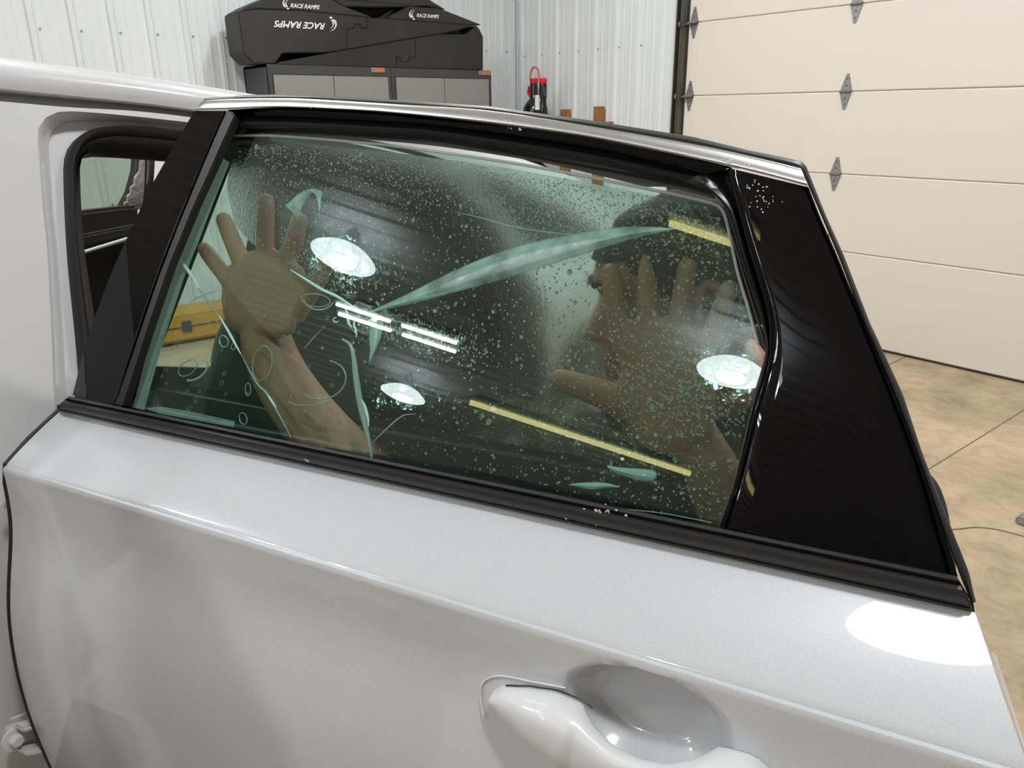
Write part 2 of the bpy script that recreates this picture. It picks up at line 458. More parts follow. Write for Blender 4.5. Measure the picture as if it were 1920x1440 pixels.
# garage door: seven sections, hinges, track, jamb
gd = empty('door_1', (XR, (YD-1.3)/2, 0), 'cream sectional overhead garage door with galvanized hinges', kind='structure')
zs = [0.012, .592, 1.072, 1.560, 2.045, 2.53, 3.015, 3.45]
XG = XR
for i in range(7):
    a, b = zs[i]+.0015, zs[i+1]-.0015
    mb = MB(); c_ = .006
    prof = [(XG+.05, a), (XG+c_, a), (XG, a+c_), (XG, b-c_), (XG+c_, b), (XG+.05, b)]
    mb.prism([V((x, -1.3, z)) for x, z in prof], (0, YD+1.3, 0))
    mb.build('door_panel', 'garage', gd)
    # end stile with a folded edge
    MB().box((XG-.0025, YD-.085, a+.006), (XG+.001, YD-.002, b-.006)).build('end_stile', 'garage', gd, bevel=.0008)
MB().box((XG+.01, -1.3, 0), (XG+.05, YD, 3.45)).build('seam_backing', 'seam', gd)
MB().tube([V((XG+.014, -1.3, .008)), V((XG+.014, YD, .008))], .010, 8).build('bottom_seal', 'rubber', gd)
def leaf(mb, y, z, dz, X=XG-.003):
    # one half of a diamond hinge
    w_ = .035
    poly = [V((X, y-w_, z)), V((X, y-w_*.93, z+dz*.16)), V((X, y-.008, z+dz)), V((X, y+.008, z+dz)), V((X, y+w_*.93, z+dz*.16)), V((X, y+w_, z))]
    if dz < 0: poly.reverse()
    mb.prism(poly, (-.0035, 0, 0))
def hinge(y, z, roller=False):
    mb = MB(); leaf(mb, y, z+.004, .098); leaf(mb, y, z-.004, -.098)
    h = mb.build('hinge', 'galv', gd, bevel=.0006)
    MB().tube([V((XG-.011, y-.036, z)), V((XG-.011, y+.036, z))], .0075, 10).build('hinge_barrel', 'rust', h)
    bm = MB()
    for dz in (.035, -.035, .075, -.075): bm.tube([V((XG-.006, y, z+dz)), V((XG-.011, y, z+dz))], .0055, 6)
    bm.build('rivets', 'rust', h)
    if roller:
        MB().box((XG-.045, y-.028, z-.006), (XG-.010, y+.03, z+.004)).build('roller_carrier', 'galv', h, bevel=.001)
        MB().tube([V((XG-.030, y-.02, z-.006)), V((XG-.030, YD+.045, z-.006))], .0065, 10).build('roller_stem', 'rust', h)
        MB().tube([V((XG-.030, YD+.045, z-.006)), V((XG-.030, YD+.062, z-.006))], .022, 16).build('roller_wheel', 'rust', h)
for z in zs[1:-1]:
    hinge(2.62, z); hinge(1.30, z); hinge(-.02, z); hinge(YD-.045, z, True)
# vertical steel track beside the door
mb = MB()
tp = [(XR-.055, YD+.022), (XR-.055, YD+.012), (XR-.008, YD+.012), (XR-.004, YD+.02), (XR-.004, YD+.070), (XR-.008, YD+.078), (XR-.055, YD+.078), (XR-.055, YD+.070)]
mb.grid([[V((x, y, z)) for x, y in tp] for z in (0, 3.4)])
trk = mb.build('door_track', 'track', gd)
MB().box((XR+.0, YD-.01, 0), (XR+.07, YD+.10, 3.45)).build('weather_strip', 'track', gd)
structure(MB().box((XR-.012, YD+.088, 0), (XR+.07, YD+.112, 3.46)).build('trim_2', 'woodj', bevel=.001))
structure(MB().box((XR-.020, YD+.112, 0), (XR+.07, YJ+.012, 3.48)).build('trim_3', 'trimw', bevel=.004))
structure(MB().box((XR-.020, -1.4, 3.44), (XR+.07, YD+.16, 3.56)).build('trim_4', 'trimw', bevel=.004))

# ================================================================== LAMPS
def high_bay(x, y, where):
    o = empty('high_bay_lamp', (x, y, ZC-.30), where, 'lamp', 'round high bay lamps on the ceiling')
    z0 = ZC-.30
    MB().lathe([(.02, .235), (.06, .235), (.08, .09)], (x, y, z0), 40).build('lamp_housing', 'lampb', o, smooth=True)
    MB().lathe([(.075, .09), (.13, .080), (.20, .050), (.24, .022), (.268, .0), (.272, -.006), (.26, -.012), (.21, -.030), (.112, -.042)], (x, y, z0), 40).build('lamp_bowl', 'bowl', o, smooth=True)
    MB().lathe([(.111, -.040), (.111, -.047), (.0, -.048)], (x, y, z0), 32).build('led_plate', 'led', o)
    MB().tube([V((x, y, z0+.235)), V((x, y, ZC-.02))], .010, 8).build('hanger', 'galv', o)
    return o
LAMPS = [(-4.36, 2.16, 'reflected at upper left in the door glass'),
         (-4.17, -1.04, 'reflected at right edge of the door glass'),
         (-7.35, 1.72, 'reflected small in the middle door glass'),
         (.20, -.33, 'mirrored in the door shoulder'),
         (-2.3, 2.6, 'above the white car roof'),
         
         (3.0, 1.0, 'added to brighten the cream garage door'), (2.7, 3.6, 'added to brighten the wall at the grey cabinets'), (.7, 3.2, 'added over the car to brighten the back wall')]  # these three lamps are added to brighten the garage door and back wall
for x, y, t_ in LAMPS: high_bay(x, y, 'white round high bay lamp with frosted bowl ' + t_)
def tube_light(x, y0, y1, lab):
    o = empty('tube_light', (x, (y0+y1)/2, ZC-.12), lab, 'lamp', 'fluorescent battens on the ceiling')
    MB().box((x-.07, y0-.03, ZC-.085), (x+.30, y1+.03, ZC-.03)).build('lamp_tray', 'lampb', o, bevel=.004)
    for dx in (0, .23): MB().tube([V((x+dx, y0, ZC-.105)), V((x+dx, y1, ZC-.105))], .016, 10).build('tube', 'tube', o)
tube_light(-6.05, 1.89, 2.45, 'left white twin fluorescent batten reflected in middle of the door glass')
tube_light(-6.05, 1.20, 1.77, 'right white twin fluorescent batten reflected in middle of the door glass')
o = empty('warm_strip_light', (-7.5, -.42, ZC-.10), 'long warm yellow strip lamp on the ceiling, reflected low in the door glass', 'lamp')
MB().box((-7.56, -1.82, ZC-.07), (-7.38, .98, ZC-.03)).build('lamp_tray', 'lampb', o, bevel=.004)
MB().tube([V((-7.47, -1.80, ZC-.10)), V((-7.47, .96, ZC-.10))], .032, 10).build('tube', 'warm', o)
o = empty('warm_strip_light', (-3.0, -.2, ZC-.10), 'short warm yellow strip lamp on the ceiling, glinting at upper right of the wet glass', 'lamp')
MB().box((-2.93, -.55, ZC-.07), (-2.77, -.04, ZC-.03)).build('lamp_tray', 'lampb', o, bevel=.004)
MB().tube([V((-2.85, -.53, ZC-.10)), V((-2.85, -.06, ZC-.10))], .022, 10).build('tube', 'warm', o)

# ================================================================== CABINETS AND RAMPS ON THE BACK WALL
YC = 5.38      # cabinet fronts
def cabinet(xl, xr, lab, door_px, badge_px, side_mat):
    zt = wb(700, 127, YC).z + .012
    zt = 1.782
    o = empty('storage_cabinet', ((xl+xr)/2, (YC+YB)/2, 0), lab, 'cabinet', 'grey metal cabinets against the back wall')
    mb = MB()
    t = .018
    mb.box((xl, YC, .06), (xl+t, YB-.03, zt)); mb.box((xr-t, YC, .06), (xr, YB-.03, zt))
    mb.box((xl, YC, zt-t), (xr, YB-.03, zt)); mb.box((xl, YC, .06), (xr, YB-.03, .08)); mb.box((xl, YB-.05, .06), (xr, YB-.03, zt))
    mb.build('carcass', side_mat, o, bevel=.002)
    fr = MB()
    zd = zt-.062
    fr.box((xl, YC-.012, zd), (xr, YC+.004, zt)); fr.box((xl, YC-.012, .06), (xl+.030, YC+.004, zd)); fr.box((xr-.030, YC-.012, .06), (xr, YC+.004, zd)); fr.box((xl, YC-.012, .06), (xr, YC+.004, .12))
    fr.build('face_frame', 'cab', o, bevel=.002)
    xm = (xl+xr)/2
    for a, b in ((xl+.032, xm-.002), (xm+.002, xr-.032)):
        d = MB().box((a, YC-.022, .125), (b, YC-.010, zd-.003)).build('door', 'tread', o, bevel=.003)
        hx = b-.03 if a < xm-.1 and b < xm+.01 else a+.03
        MB().box((hx-.012, YC-.045, .85), (hx+.012, YC-.022, 1.05)).build('handle', 'cab', d, bevel=.004)
    for sx in (xl+.05, xr-.05):
        for sy in (YC+.05, YB-.08): MB().lathe([(.0, 0), (.02, 0), (.02, .01), (.008, .012), (.008, .062)], (sx, sy, 0), 12).build('foot', 'cab', o)
    bx0, bx1 = wb(badge_px[0], 130, YC).x, wb(badge_px[1], 130, YC).x
    bz0, bz1 = wb(sum(badge_px[:2])/2, badge_px[3], YC).z, wb(sum(badge_px[:2])/2, badge_px[2], YC).z
    bd = MB().box((bx0, YC-.020, bz0), (bx1, YC-.011, bz1)).build('badge', 'galv', o, bevel=.002)
    MB().box((bx0+(bx1-bx0)*.22, YC-.022, bz0+.006), (bx1-.005, YC-.019, bz1-.005)).build('badge_face', 'orange', bd)
    return o
xc0 = 2.246; xc2 = wb(919, 134, YC).x; xc1 = wb(731, 130, YC).x
cabinet(xc0, xc1, 'dark grey cabinet with diamond tread doors, the left one under the ramps', None, (694, 719, 127, 136), 'cabside')
cabinet(xc1+.004, xc2, 'dark grey cabinet with diamond tread doors, the right one under the ramps', None, (895, 917, 133, 141), 'cab')

# ramps: foam wedges stacked on the cabinets
YP = YC+.02
def ramp(name, lab, pts, depth=.26, y=YP, grp=True):
    poly = [wb(a, b, y) for a, b in pts]
    zmin = min(p.z for p in poly); cx = sum(p.x for p in poly)/len(poly)
    o = empty(name, (cx, y+depth/2, zmin), lab, 'ramp', 'black foam car ramps')
    MB().prism(poly, (0, depth, 0)).build('ramp_block', 'ramp', o, bevel=.006)
    return o
def groove_line(o, pts, y=YP, w_=1.1):
    rows = []
    P3 = [V((p[0], p[1], 0)) for p in pts]
    mb = MB()
    for a, b in zip(P3, P3[1:]):
        t = (b-a).normalized(); q = V((-t.y, t.x, 0))*w_; t = t*w_*.6
        quad = [a-t-q, b+t-q, b+t+q, a-t+q]
        mb.prism([wb(p.x, p.y, y-.001) for p in quad], (0, -.0015, 0))
    mb.build('interlock_groove', 'rubber_soft', o)
def lettering(o, txt, cx, cy, wpx, hpx, ang=0, shear=.25, y=YP, flip=False):
    cu = bpy.data.curves.new('t', 'FONT'); cu.body = txt; cu.size = 1; cu.shear = shear; cu.offset = .022; cu.align_x = 'CENTER'; cu.align_y = 'CENTER'; cu.extrude = .006; cu.resolution_u = 3
    to = bpy.data.objects.new('t', cu); COL.objects.link(to); bpy.context.view_layer.update()
    me = bpy.data.meshes.new_from_object(to.evaluated_get(bpy.context.evaluated_depsgraph_get()))
    bpy.data.objects.remove(to)
    xs = [v.co.x for v in me.vertices]; ys = [v.co.y for v in me.vertices]
    w0 = max(xs)-min(xs); h0 = max(ys)-min(ys); mx_, my_ = (max(xs)+min(xs))/2, (max(ys)+min(ys))/2
    c = wb(cx, cy, y); ux = (wb(cx+wpx/2, cy+math.tan(ang)*wpx/2, y)-wb(cx-wpx/2, cy-math.tan(ang)*wpx/2, y)); uz = wb(cx, cy-hpx/2, y)-wb(cx, cy+hpx/2, y)
    if flip: ux, uz = -ux, -uz
    for v in me.vertices:
        a, b, d = (v.co.x-mx_)/w0, (v.co.y-my_)/h0, v.co.z
        v.co = c + ux*a + uz*b + V((0, -.002-abs(d)*.1, 0))
    fs = [tuple(p.vertices) for p in me.polygons]; vs = [v.co.copy() for v in me.vertices]
    return MB().add(vs, fs).build('lettering', 'white_ink', o)
def emblem(o, fn):
    """checkered flag sweeping into two comet tails, drawn with fn(u, v) -> point"""
    mb = MB()
    def arc(u0, v0, ru, rv, a0, a1, w0, w1, n=12):
        top = []; bot = []
        for k in range(n+1):
            t = k/n; a = math.radians(a0+(a1-a0)*t); w_ = w0+(w1-w0)*t
            top.append(fn(u0+(ru+w_)*math.cos(a), v0+(rv+w_)*math.sin(a))); bot.append(fn(u0+(ru-w_)*math.cos(a), v0+(rv-w_)*math.sin(a)))
        mb.prism(top+bot[::-1], (0, -.002, 0))
    arc(.55, -.10, .50, .55, 215, 92, .075, .005)
    arc(.62, -.12, .36, .38, 215, 100, .05, .004)
    for i in range(4):
        for j in range(3):
            if (i+j) % 2 == 0:
                u, v = .10+i*.115-j*.02, -.46-i*.115+j*.13
                mb.prism([fn(u, v), fn(u+.11, v-.10), fn(u+.13, v+.02), fn(u+.02, v+.12)], (0, -.002, 0))
    mb.build('emblem', 'white_ink', o)
r1 = ramp('foam_ramp', 'long black foam ramp lying upright on the cabinets, lowest of the stack',
     [(517, 121), (521, 117), (650, 93.5), (780, 71.5), (833, 63), (834, 64.5), (876, 64.5), (893, 48), (899, 54), (906, 69), (906, 131.5)])
groove_line(r1, [(779, 72.5), (779, 107), (768, 107), (765, 115), (754, 115), (750, 107), (743.5, 107), (743.5, 126)])
r2 = ramp('foam_ramp', 'black foam ramp lying upside down, its white lettering inverted',
     [(475, 119.5), (456, 99), (447.5, 31), (447, 22), (480, 17.5), (560, 20), (690, 33), (725, 35), (886, 47), (884, 50), (833, 62), (780, 70.5), (650, 92.5), (612, 98.5), (530, 99.5), (515, 119.5)])
groove_line(r2, [(651, 91), (651, 53.5), (662, 53.5), (666, 45.5), (675, 45.5), (679, 53.5), (688, 53.5), (688, 34)])
lettering(r2, 'RACE RAMPS', 562, 47, 96, 12.5, ang=math.radians(3.0), shear=.3, flip=True)
emblem(r2, lambda u, v: wb(634-(u)*24-3, 48+v*22, YP-.002))
r6 = ramp('foam_ramp', 'added black block behind the ramps, darkening the gaps between them',
     [(500, 119), (480, 60), (600, 20), (700, 12), (765, 14), (830, 30), (888, 66), (888, 125)], depth=.10, y=YP+.30)  # added block that fills the gaps in the stack with black
r3 = ramp('foam_ramp', 'small black foam ramp on top at left with white lettering',
     [(447, 22), (470, 9), (505, -6), (612, -8), (640, 10), (697, 31.5), (690, 32.5), (560, 19), (482, 16)], depth=.24)
lettering(r3, 'RACE RAMPS', 572, 12, 55, 8, ang=math.radians(4), shear=.3)
emblem(r3, lambda u, v: wb(530+u*22, 8-v*18-4, YP-.002))
r4 = ramp('foam_ramp', 'small black foam ramp on top at right with white lettering',
     [(725, 34.5), (767, 12.5), (772, 12.5), (818, 15.5), (834, 19.5), (900, 45.5), (902, 47), (886, 46.8)], depth=.24)
lettering(r4, 'RACE RAMPS', 802, 30, 42, 7, ang=math.radians(4), shear=.3)
emblem(r4, lambda u, v: wb(767+u*20, 27-v*16-2, YP-.002))
r5 = ramp('foam_ramp', 'flat black ramp slab, topmost of the stack and cut by the frame',
     [(612, -9), (644, 12.2), (700, 13), (762, 12.8), (800, 11), (836, 18), (800, -4), (790, -9)], depth=.2, y=YP+.03)
groove_line(r5, [(640, -2), (765, 9)], y=YP+.03, w_=1.2)

# orange case on the floor seen through the glass
oc0 = fl(270, 640)
oc = empty('tool_case', (1.75, 5.35, 0), 'low orange tool case on the floor against the back wall', 'case')
MB().box((1.25, 5.28, .02), (2.22, 5.62, .20)).build('case_body', 'orangebox', oc, bevel=.02)
for x in (1.45, 2.0): MB().box((x-.03, 5.262, .09), (x+.03, 5.28, .16)).build('latch', 'cab', oc, bevel=.004)
MB().box((1.25, 5.275, .118), (2.22, 5.625, .124)).build('lid_seam', 'cab', oc)
for x in (1.35, 2.12):
    for y in (5.35, 5.55): MB().lathe([(0, 0), (.02, 0), (.02, .025)], (x, y, 0), 10).build('foot', 'cab', oc)

# sprayer, shelf and wooden uprights on the right wall
Xs = XR-.13
sh_z = wr(1000, 228, Xs).z
yb0, yb1 = wr(1062, 210, XR-.03).y, wr(1125, 210, XR-.03).y
shelf = empty('wall_shelf', (XR-.12, 5.2, sh_z-.02), 'narrow wooden wall shelf on two pine uprights beside the corner', 'shelf')
MB().box((XR-.33, 4.55, sh_z-.022), (XR-.020, 5.72, sh_z)).build('shelf_board', 'wood', shelf, bevel=.002)
for yy, ptop in ((yb0, 205), (yb1, 199.5)):
    zt = wr(1062 if yy == yb0 else 1125, ptop, XR-.045).z
    MB().box((XR-.062, yy-.044, .55), (XR-.020, yy+.044, zt)).build('upright', 'wood', shelf, bevel=.002)
def sprayer(pxx, r, lab, tube_=False, h_off=0.0, sc_=1.0, Xs=XR-.13):
    c = wr(pxx, 215, Xs); y = c.y; z0 = sh_z+.0005
    ztop = wr(pxx, 152+h_off, Xs).z; H_ = ztop-z0
    o = empty('pump_sprayer', (Xs, y, z0), lab, 'sprayer', 'black pump sprayers on the wall shelf')
    MB().lathe([(.0, 0), (r*.92, 0), (r, .01), (r, H_*.22), (r*.93, H_*.36), (r*.62, H_*.50), (r*.40, H_*.56), (.036*sc_, H_*.60), (.034*sc_, H_*.90), (.03*sc_, H_)], (Xs, y, z0), 28).build('bottle', 'blackp', o, smooth=True)
    MB().lathe([(.0, H_+.022), (.032*sc_, H_+.022), (.036*sc_, H_+.016), (.036*sc_, H_-.016), (.0, H_-.016)], (Xs, y, z0), 20).build('cap', 'red', o, smooth=False)
    return o, y, H_, z0
o1, y1, H1, z1 = sprayer(1001, .098, 'black round pump sprayer with red cap and pink tube loop on the shelf')
MB().tube([V((Xs, y1+.045, z1+H1*.62)), V((Xs, y1+.075, z1+H1*.72)), V((Xs, y1+.06, z1+H1*.88))], .012, 8).build('trigger', 'red', o1)
o2, y2, H2, z2 = sprayer(1018, .040, 'slim black spray bottle with red cap and white sleeve, right of the round one', sc_=.95, Xs=XR-.275)
Xs = XR-.275
MB().tube([V((Xs-.02, y2-.02, z2+H2*.86)), V((Xs-.03, y2-.05, z2+H2*.62)), V((Xs-.03, y2-.055, z2+H2*.34))], [.02, .018, .014], 10).build('handle', 'blackp', o2)
MB().tube([V((Xs-.045, y2+.018, z2+H2*.30)), V((Xs-.045, y2+.018, z2+H2*.66))], .022, 10).build('label_sleeve', 'trimw', o2)
Xs = XR-.13
tp = px(wr, [(994, 149), (995, 138), (998, 129), (1002, 126), (1006, 127), (1010, 134), (1011, 149)], Xs)
MB().tube(spline(tp, 24), .009, 10).build('tube_loop', 'redtube', o1, smooth=True)

# small grey metal foot at the right edge of the floor
p0 = fl(1925, 985)
mf = empty('stand_foot', p0, 'small grey metal stand foot on the concrete at right edge', 'stand')
fr = lambda x, y, z: p0 + CO*0 + V((x, y, z))
MB().box((p0.x-.02, p0.y-.16, .0), (p0.x+.05, p0.y+.035, .03)).build('foot_plate', 'galv', mf, bevel=.006)
MB().tube([V((p0.x+.015, p0.y-.09, .03)), V((p0.x+.015, p0.y-.09, .9))], .016, 12).build('post', 'galv', mf)

# ================================================================== THE CAR
car = empty('car', K(.9, -.85, 0), 'white crossover car with its rear side door standing wide open', 'car')
def loft_rows(name, rows, m_, parent, n=90, smooth=True, thick=None, **kw):
    """rows: list of (function, pixel or point polyline) -> resampled and lofted"""
    R_ = [spline(r, n) for r in rows]
    return MB().grid(R_).build(name, m_, parent, smooth=smooth, **kw)
# --- roof and cant rail -----------------------------------------------------------------
def rowpx(pts, d=.06): return [body(x, y, d) for x, y in pts]
topl = [(-330, 72), (-150, 88), (0, 108), (250, 141), (500, 181), (700, 218), (860, 256), (985, 300), (1110, 348), (1240, 420), (1380, 520)]
gutl = [(-330, 140), (-150, 150), (0, 166), (120, 178), (250, 191), (365, 206), (550, 235), (750, 274), (880, 314), (980, 352), (1140, 440), (1290, 545)]
T0 = spline(rowpx(topl, .085), 60); G0 = spline(rowpx(gutl, .055), 60)
def trim(row):      # the roof ends at the tail
    q = [p for p in row if (p-B).dot(CA) < 2.36]; return spline(q, 60)
T0, G0 = trim(T0), trim(G0)
rows = []
for t in (0, .12, .3, .5, .7, .88, 1):
    rows.append([G0[i].lerp(T0[i], t) + OC*(.020*math.sin(PI*min(1, t*1.02))) for i in range(60)])
for u, dz in ((.08, .006), (.3, .016), (.62, .020), (.9, .016), (1.12, .004), (1.22, -.004)):
    rows.append([T0[i] - CO*u + ZZ*dz for i in range(60)])
for t in (.5, 1): rows.append([T0[i] - CO*(1.22+.05*t) + ZZ*(-.06*t) for i in range(60)])
MB().grid(rows).build('roof', 'paint_plain', car, smooth=True)
MB().grid([[p - ZZ*.035 - CO*.03 for p in T0], [p - ZZ*.022 - CO*.55 for p in T0], [p - ZZ*.04 - CO*1.2 for p in T0]]).build('headliner', 'headliner', car, smooth=True)
# gutter: a grey shaded channel under the cant rail
gl2 = [(x, y+k_) for (x, y), k_ in zip(gutl, (9, 9, 9, 8, 7, 6, 5, 4, 3, 2, 2))]; gl3 = [(x, y+k_) for (x, y), k_ in zip(gutl, (24, 24, 24, 22, 18, 16, 13, 10, 8, 6, 5))]
MB().grid([G0, [p-OC*.004 for p in G0], trim(spline(rowpx(gl2, .092), 60)), trim(spline(rowpx(gl3, .080), 60)), trim(spline(rowpx([(x, y+3) for x, y in gl3], .062), 60))]).build('roof_gutter', 'paint_plain', car, smooth=True)
# --- the door aperture: concentric loops of the jamb --------------------------------------
L1 = [(118, 1500), (112, 1150), (104, 745), (92, 480), (83, 385), (74, 262), (77, 238), (92, 219), (128, 209), (230, 216), (360, 230), (560, 252), (760, 290), (880, 322), (945, 395), (1010, 540), (1075, 640), (1090, 740), (1040, 860), (900, 980)]
L2 = [(140, 1500), (134, 1150), (124, 745), (108, 480), (99, 385), (92, 268), (96, 248), (108, 234), (150, 226), (240, 229), (360, 240), (560, 262), (760, 300), (860, 335), (930, 410), (985, 520), (1035, 630), (1040, 740), (1000, 840), (880, 950)]
L3 = [(165, 1500), (158, 1150), (150, 745), (127, 481), (120, 331), (123, 292), (136, 266), (162, 247), (192, 239.5), (252, 238), (334, 247), (560, 275), (760, 318), (850, 350), (925, 425), (968, 520), (1005, 620), (1000, 720), (960, 820), (850, 930)]
L4 = [(190, 1500), (200, 1150), (196, 745), (178, 600), (157, 455), (150, 325), (152, 300), (166, 283), (188, 275), (212, 272), (317, 280), (560, 305), (740, 345), (830, 378), (895, 440), (930, 520), (960, 620), (955, 710), (915, 800), (810, 900)]
W0 = [(-330, 1500), (-330, 1150), (-330, 745), (-330, 480), (-330, 385), (-330, 262), (-330, 200), (-330, 165), (0, 190), (120, 200.5), (250, 208), (365, 221), (560, 249), (760, 287), (900, 338), (965, 388), (1040, 540), (1120, 660), (1150, 760), (1100, 900), (960, 1040)]
def lrow(pts, d, n=120):
    out = []
    q = spline(pts, n)
    return [body(p.x, p.y, d) for p in q]
r0 = lrow(W0, .060); r0b = lrow(gutl[:0] or W0, .062)
r1a = lrow(L1, .060); r1 = [p for p in lrow(L1, .064)]; r2 = lrow(L2, .094); r3 = lrow(L3, .090)
mid = [a.lerp(b, .985) for a, b in zip(r0, r1a)]
m12 = [a.lerp(b, .35) - OC*.008 for a, b in zip(r1, r2)]
MB().grid([r0, [a.lerp(b, .5) for a, b in zip(r0, r1a)], mid, r1, m12, [a.lerp(b, .8) for a, b in zip(r1, r2)], r2, r3]).build('door_jamb', 'paint_plain', car, smooth=True)
# weather strip: a fat lip swept on the flange
def sweep_lip(name, A, Bp, hs, m_, parent, n=140):
    a = [body(p.x, p.y, .088) for p in spline(A, n)]; b = [body(p.x, p.y, .088) for p in spline(Bp, n)]
    rows = []
    for t, h in hs: rows.append([p.lerp(q, t)+OC*h for p, q in zip(a, b)])
    MB().grid(rows).build(name, m_, parent, smooth=True)
sweep_lip('door_seal', L3, L4, [(0, -.02), (0, .004), (.08, .012), (.22, .016), (.36, .012), (.43, .004), (.48, .0), (.54, .002), (.68, -.002), (.82, -.012), (1, -.03), (1.02, -.05)], 'rubber', car)
# reveal inside the seal
r4 = lrow(L4, .11); MB().grid([r4, [p - OC*.06 for p in r4]]).build('aperture_reveal', 'plastic_int', car, smooth=True)
# --- body side: lower sill, front door, quarter ----------------------------------------------
mb = MB()
mb.grid([[K(a, o, z) for a in (-.35, 1.45)] for o, z in ((-.03, .42), (.0, .36), (.0, .24), (-.06, .18), (-.3, .18))])
mb.build('sill', 'paint_plain', car, smooth=True)
# closed front door and wing beside it, just out of the frame
mb = MB()
mb.grid([[K(a, o, z) for a in (-1.15, -.7, -.28)] for o, z in ((-.05, 1.085), (.01, 1.05), (.015, .9), (.03, .7), (.02, .45), (-.03, .28))])
mb.build('front_door', 'paint_plain', car, smooth=True)
MB().grid([[K(-1.05, -.05, 1.09), K(-.29, -.05, 1.09)], [K(-.62, -.17, 1.43), K(-.31, -.18, 1.46)]]).build('front_side_window', 'glass_dark', car)
mb = MB(); mb.grid([[K(a, o, z) for a in (-2.1, -1.7, -1.16)] for o, z in ((-.30, 1.02), (-.06, .98), (.015, .9), (.03, .7), (.0, .62))]); mb.build('front_wing', 'paint_plain', car, smooth=True)
# rear quarter
def qz(a): return 1.02 if a < 1.9 else 1.02+.02*(a-1.9)
mb = MB()
arch = []
for a in [1.30+.03*i for i in range(40)]: arch.append(a)
rows = []
for t in (0, .12, .3, .6, 1):
    r = []
    for a in arch:
        zb = .32
        d = (a-1.85)/.40
        if abs(d) < 1: zb = max(zb, .36+.40*math.sqrt(1-d*d))
        z = qz(a)*(1-t)+zb*t
        o_ = -.05 if t == 0 else (-.005 if t == .12 else .02+.02*math.sin(PI*t))
        r.append(K(a, o_-max(0, a-2.2)**2*.8, z))
    rows.append(r)
for r in rows:
    pass
QR = [[p for i, p in enumerate(r) if arch[i] >= 1.50] for r in rows]
MB().grid(QR).build('rear_quarter', 'paint_plain', car, smooth=True)
# black quarter glass and D pillar
qg = [(912, 336), (940, 344), (1010, 372), (1080, 412), (1140, 452), (1120, 480), (1050, 474), (995, 452), (962, 405)]
MB().prism([on(x, y, B-OC*.050, OC) for x, y in qg][::-1], -OC*.006).build('quarter_window', 'glass_dark', car)
# rear tail: hatch frame
MB().grid([[K(2.42, -.12, 1.05), K(2.42, -1.6, 1.05)], [K(2.47, -.02, .75), K(2.47, -1.7, .75)], [K(2.45, -.02, .35), K(2.45, -1.7, .35)]]).build('tailgate', 'paint_plain', car, smooth=True)
MB().grid([[K(2.02, -.28, 1.33), K(2.02, -1.44, 1.33)], [K(2.42, -.12, 1.05), K(2.42, -1.6, 1.05)]]).build('rear_window', 'glass_dark', car)
# wheels
def wheel(a, o_):
    c = K(a, o_, .34)
    mb = MB(); rows = []
    for r, d in ((.20, .02), (.25, .02), (.32, .015), (.34, -.02), (.34, -.19), (.32, -.22), (.2, -.22)):
        rows.append([c + CO*d + CA*(r*math.cos(2*PI*k/40)) + ZZ*(r*math.sin(2*PI*k/40)) for k in range(40)])
    w_ = mb.grid(rows, True).build('wheel', 'rubber', car, smooth=True)
    m2 = MB()
    for k in range(5):
        an = 2*PI*k/5
        u = CA*math.cos(an)+ZZ*math.sin(an); v = CO.cross(u)
        m2.prism([c+u*.03-v*.04-CO*.01, c+u*.20-v*.018-CO*.0, c+u*.20+v*.018-CO*.0, c+u*.03+v*.04-CO*.01], -CO*.02)
    m2.build('wheel_spokes', 'galv', w_)
wheel(1.88, -.02); wheel(-1.35, -.02); wheel(2.03, -1.5); wheel(-1.35, -1.5)
# --- far side seen through the aperture -----------------------------------------------------
def poly_far(name, pts, m_, o_=1.7, th=.012, parent=car, **kw):
    return MB().prism([far(x, y, o_) for x, y in pts], -CO*th).build(name, m_, parent, **kw)
poly_far('far_window', [(140, 262), (262, 262), (262, 300), (252, 345), (240, 380), (236, 392), (140, 403)], 'glass_far', 1.715, .004)
# black frame round it (ring built from strips)
poly_far('far_window_frame', [(262, 260), (276, 260), (272, 300), (262, 340), (250, 362), (243, 385), (240, 394), (222, 394), (240, 360), (251, 320), (254, 275), (254, 262)], 'plastic_int', 1.69, .02)
poly_far('far_header', [(60, 240), (300, 252), (480, 282), (575, 306), (575, 332), (450, 306), (330, 288), (285, 284), (254, 279), (150, 277), (60, 290)], 'plastic_int', 1.69, .03)
poly_far('far_pillar_trim', [(266, 262), (284, 262), (284, 305), (281, 345), (278, 390), (232, 394), (234, 385), (239, 380), (240, 370), (246, 362), (246, 350), (254, 338), (258, 322), (262, 318), (264, 300)], 'torn_trim', 1.68, .012) if False else None
MT['torn'] = mat('torn_pale_trim', (.42, .38, .34), .7, bump=(40, .8, .01), var=(60, (.10, .08, .07), .66, .72))
MT['greypil'] = mat('grey_pillar', (.36, .35, .34), .5)
poly_far('far_pillar_trim', [(266, 264), (272, 264), (271, 330), (273, 392), (232, 395), (235, 388), (234, 381), (240, 377), (240, 368), (246, 362), (247, 351), (253, 346), (254, 334), (259, 326), (263, 322), (265, 300)], 'torn', 1.675, .012)
poly_far('far_pillar', [(270, 262), (279, 262), (280, 310), (277, 350), (276, 388), (268, 392)], 'greypil', 1.685, .02)
MB().tube(spline([far(x, y, 1.67) for x, y in [(281, 262), (282, 300), (279, 350), (275, 392)]], 16), .016, 8).build('far_seal', 'rubber', car, smooth=True)
MB().tube(spline([far(x, y, 1.665) for x, y in [(277, 262), (278, 300), (276, 345)]], 16), .0035, 6).build('far_seal_edge', 'rust', car, smooth=True)
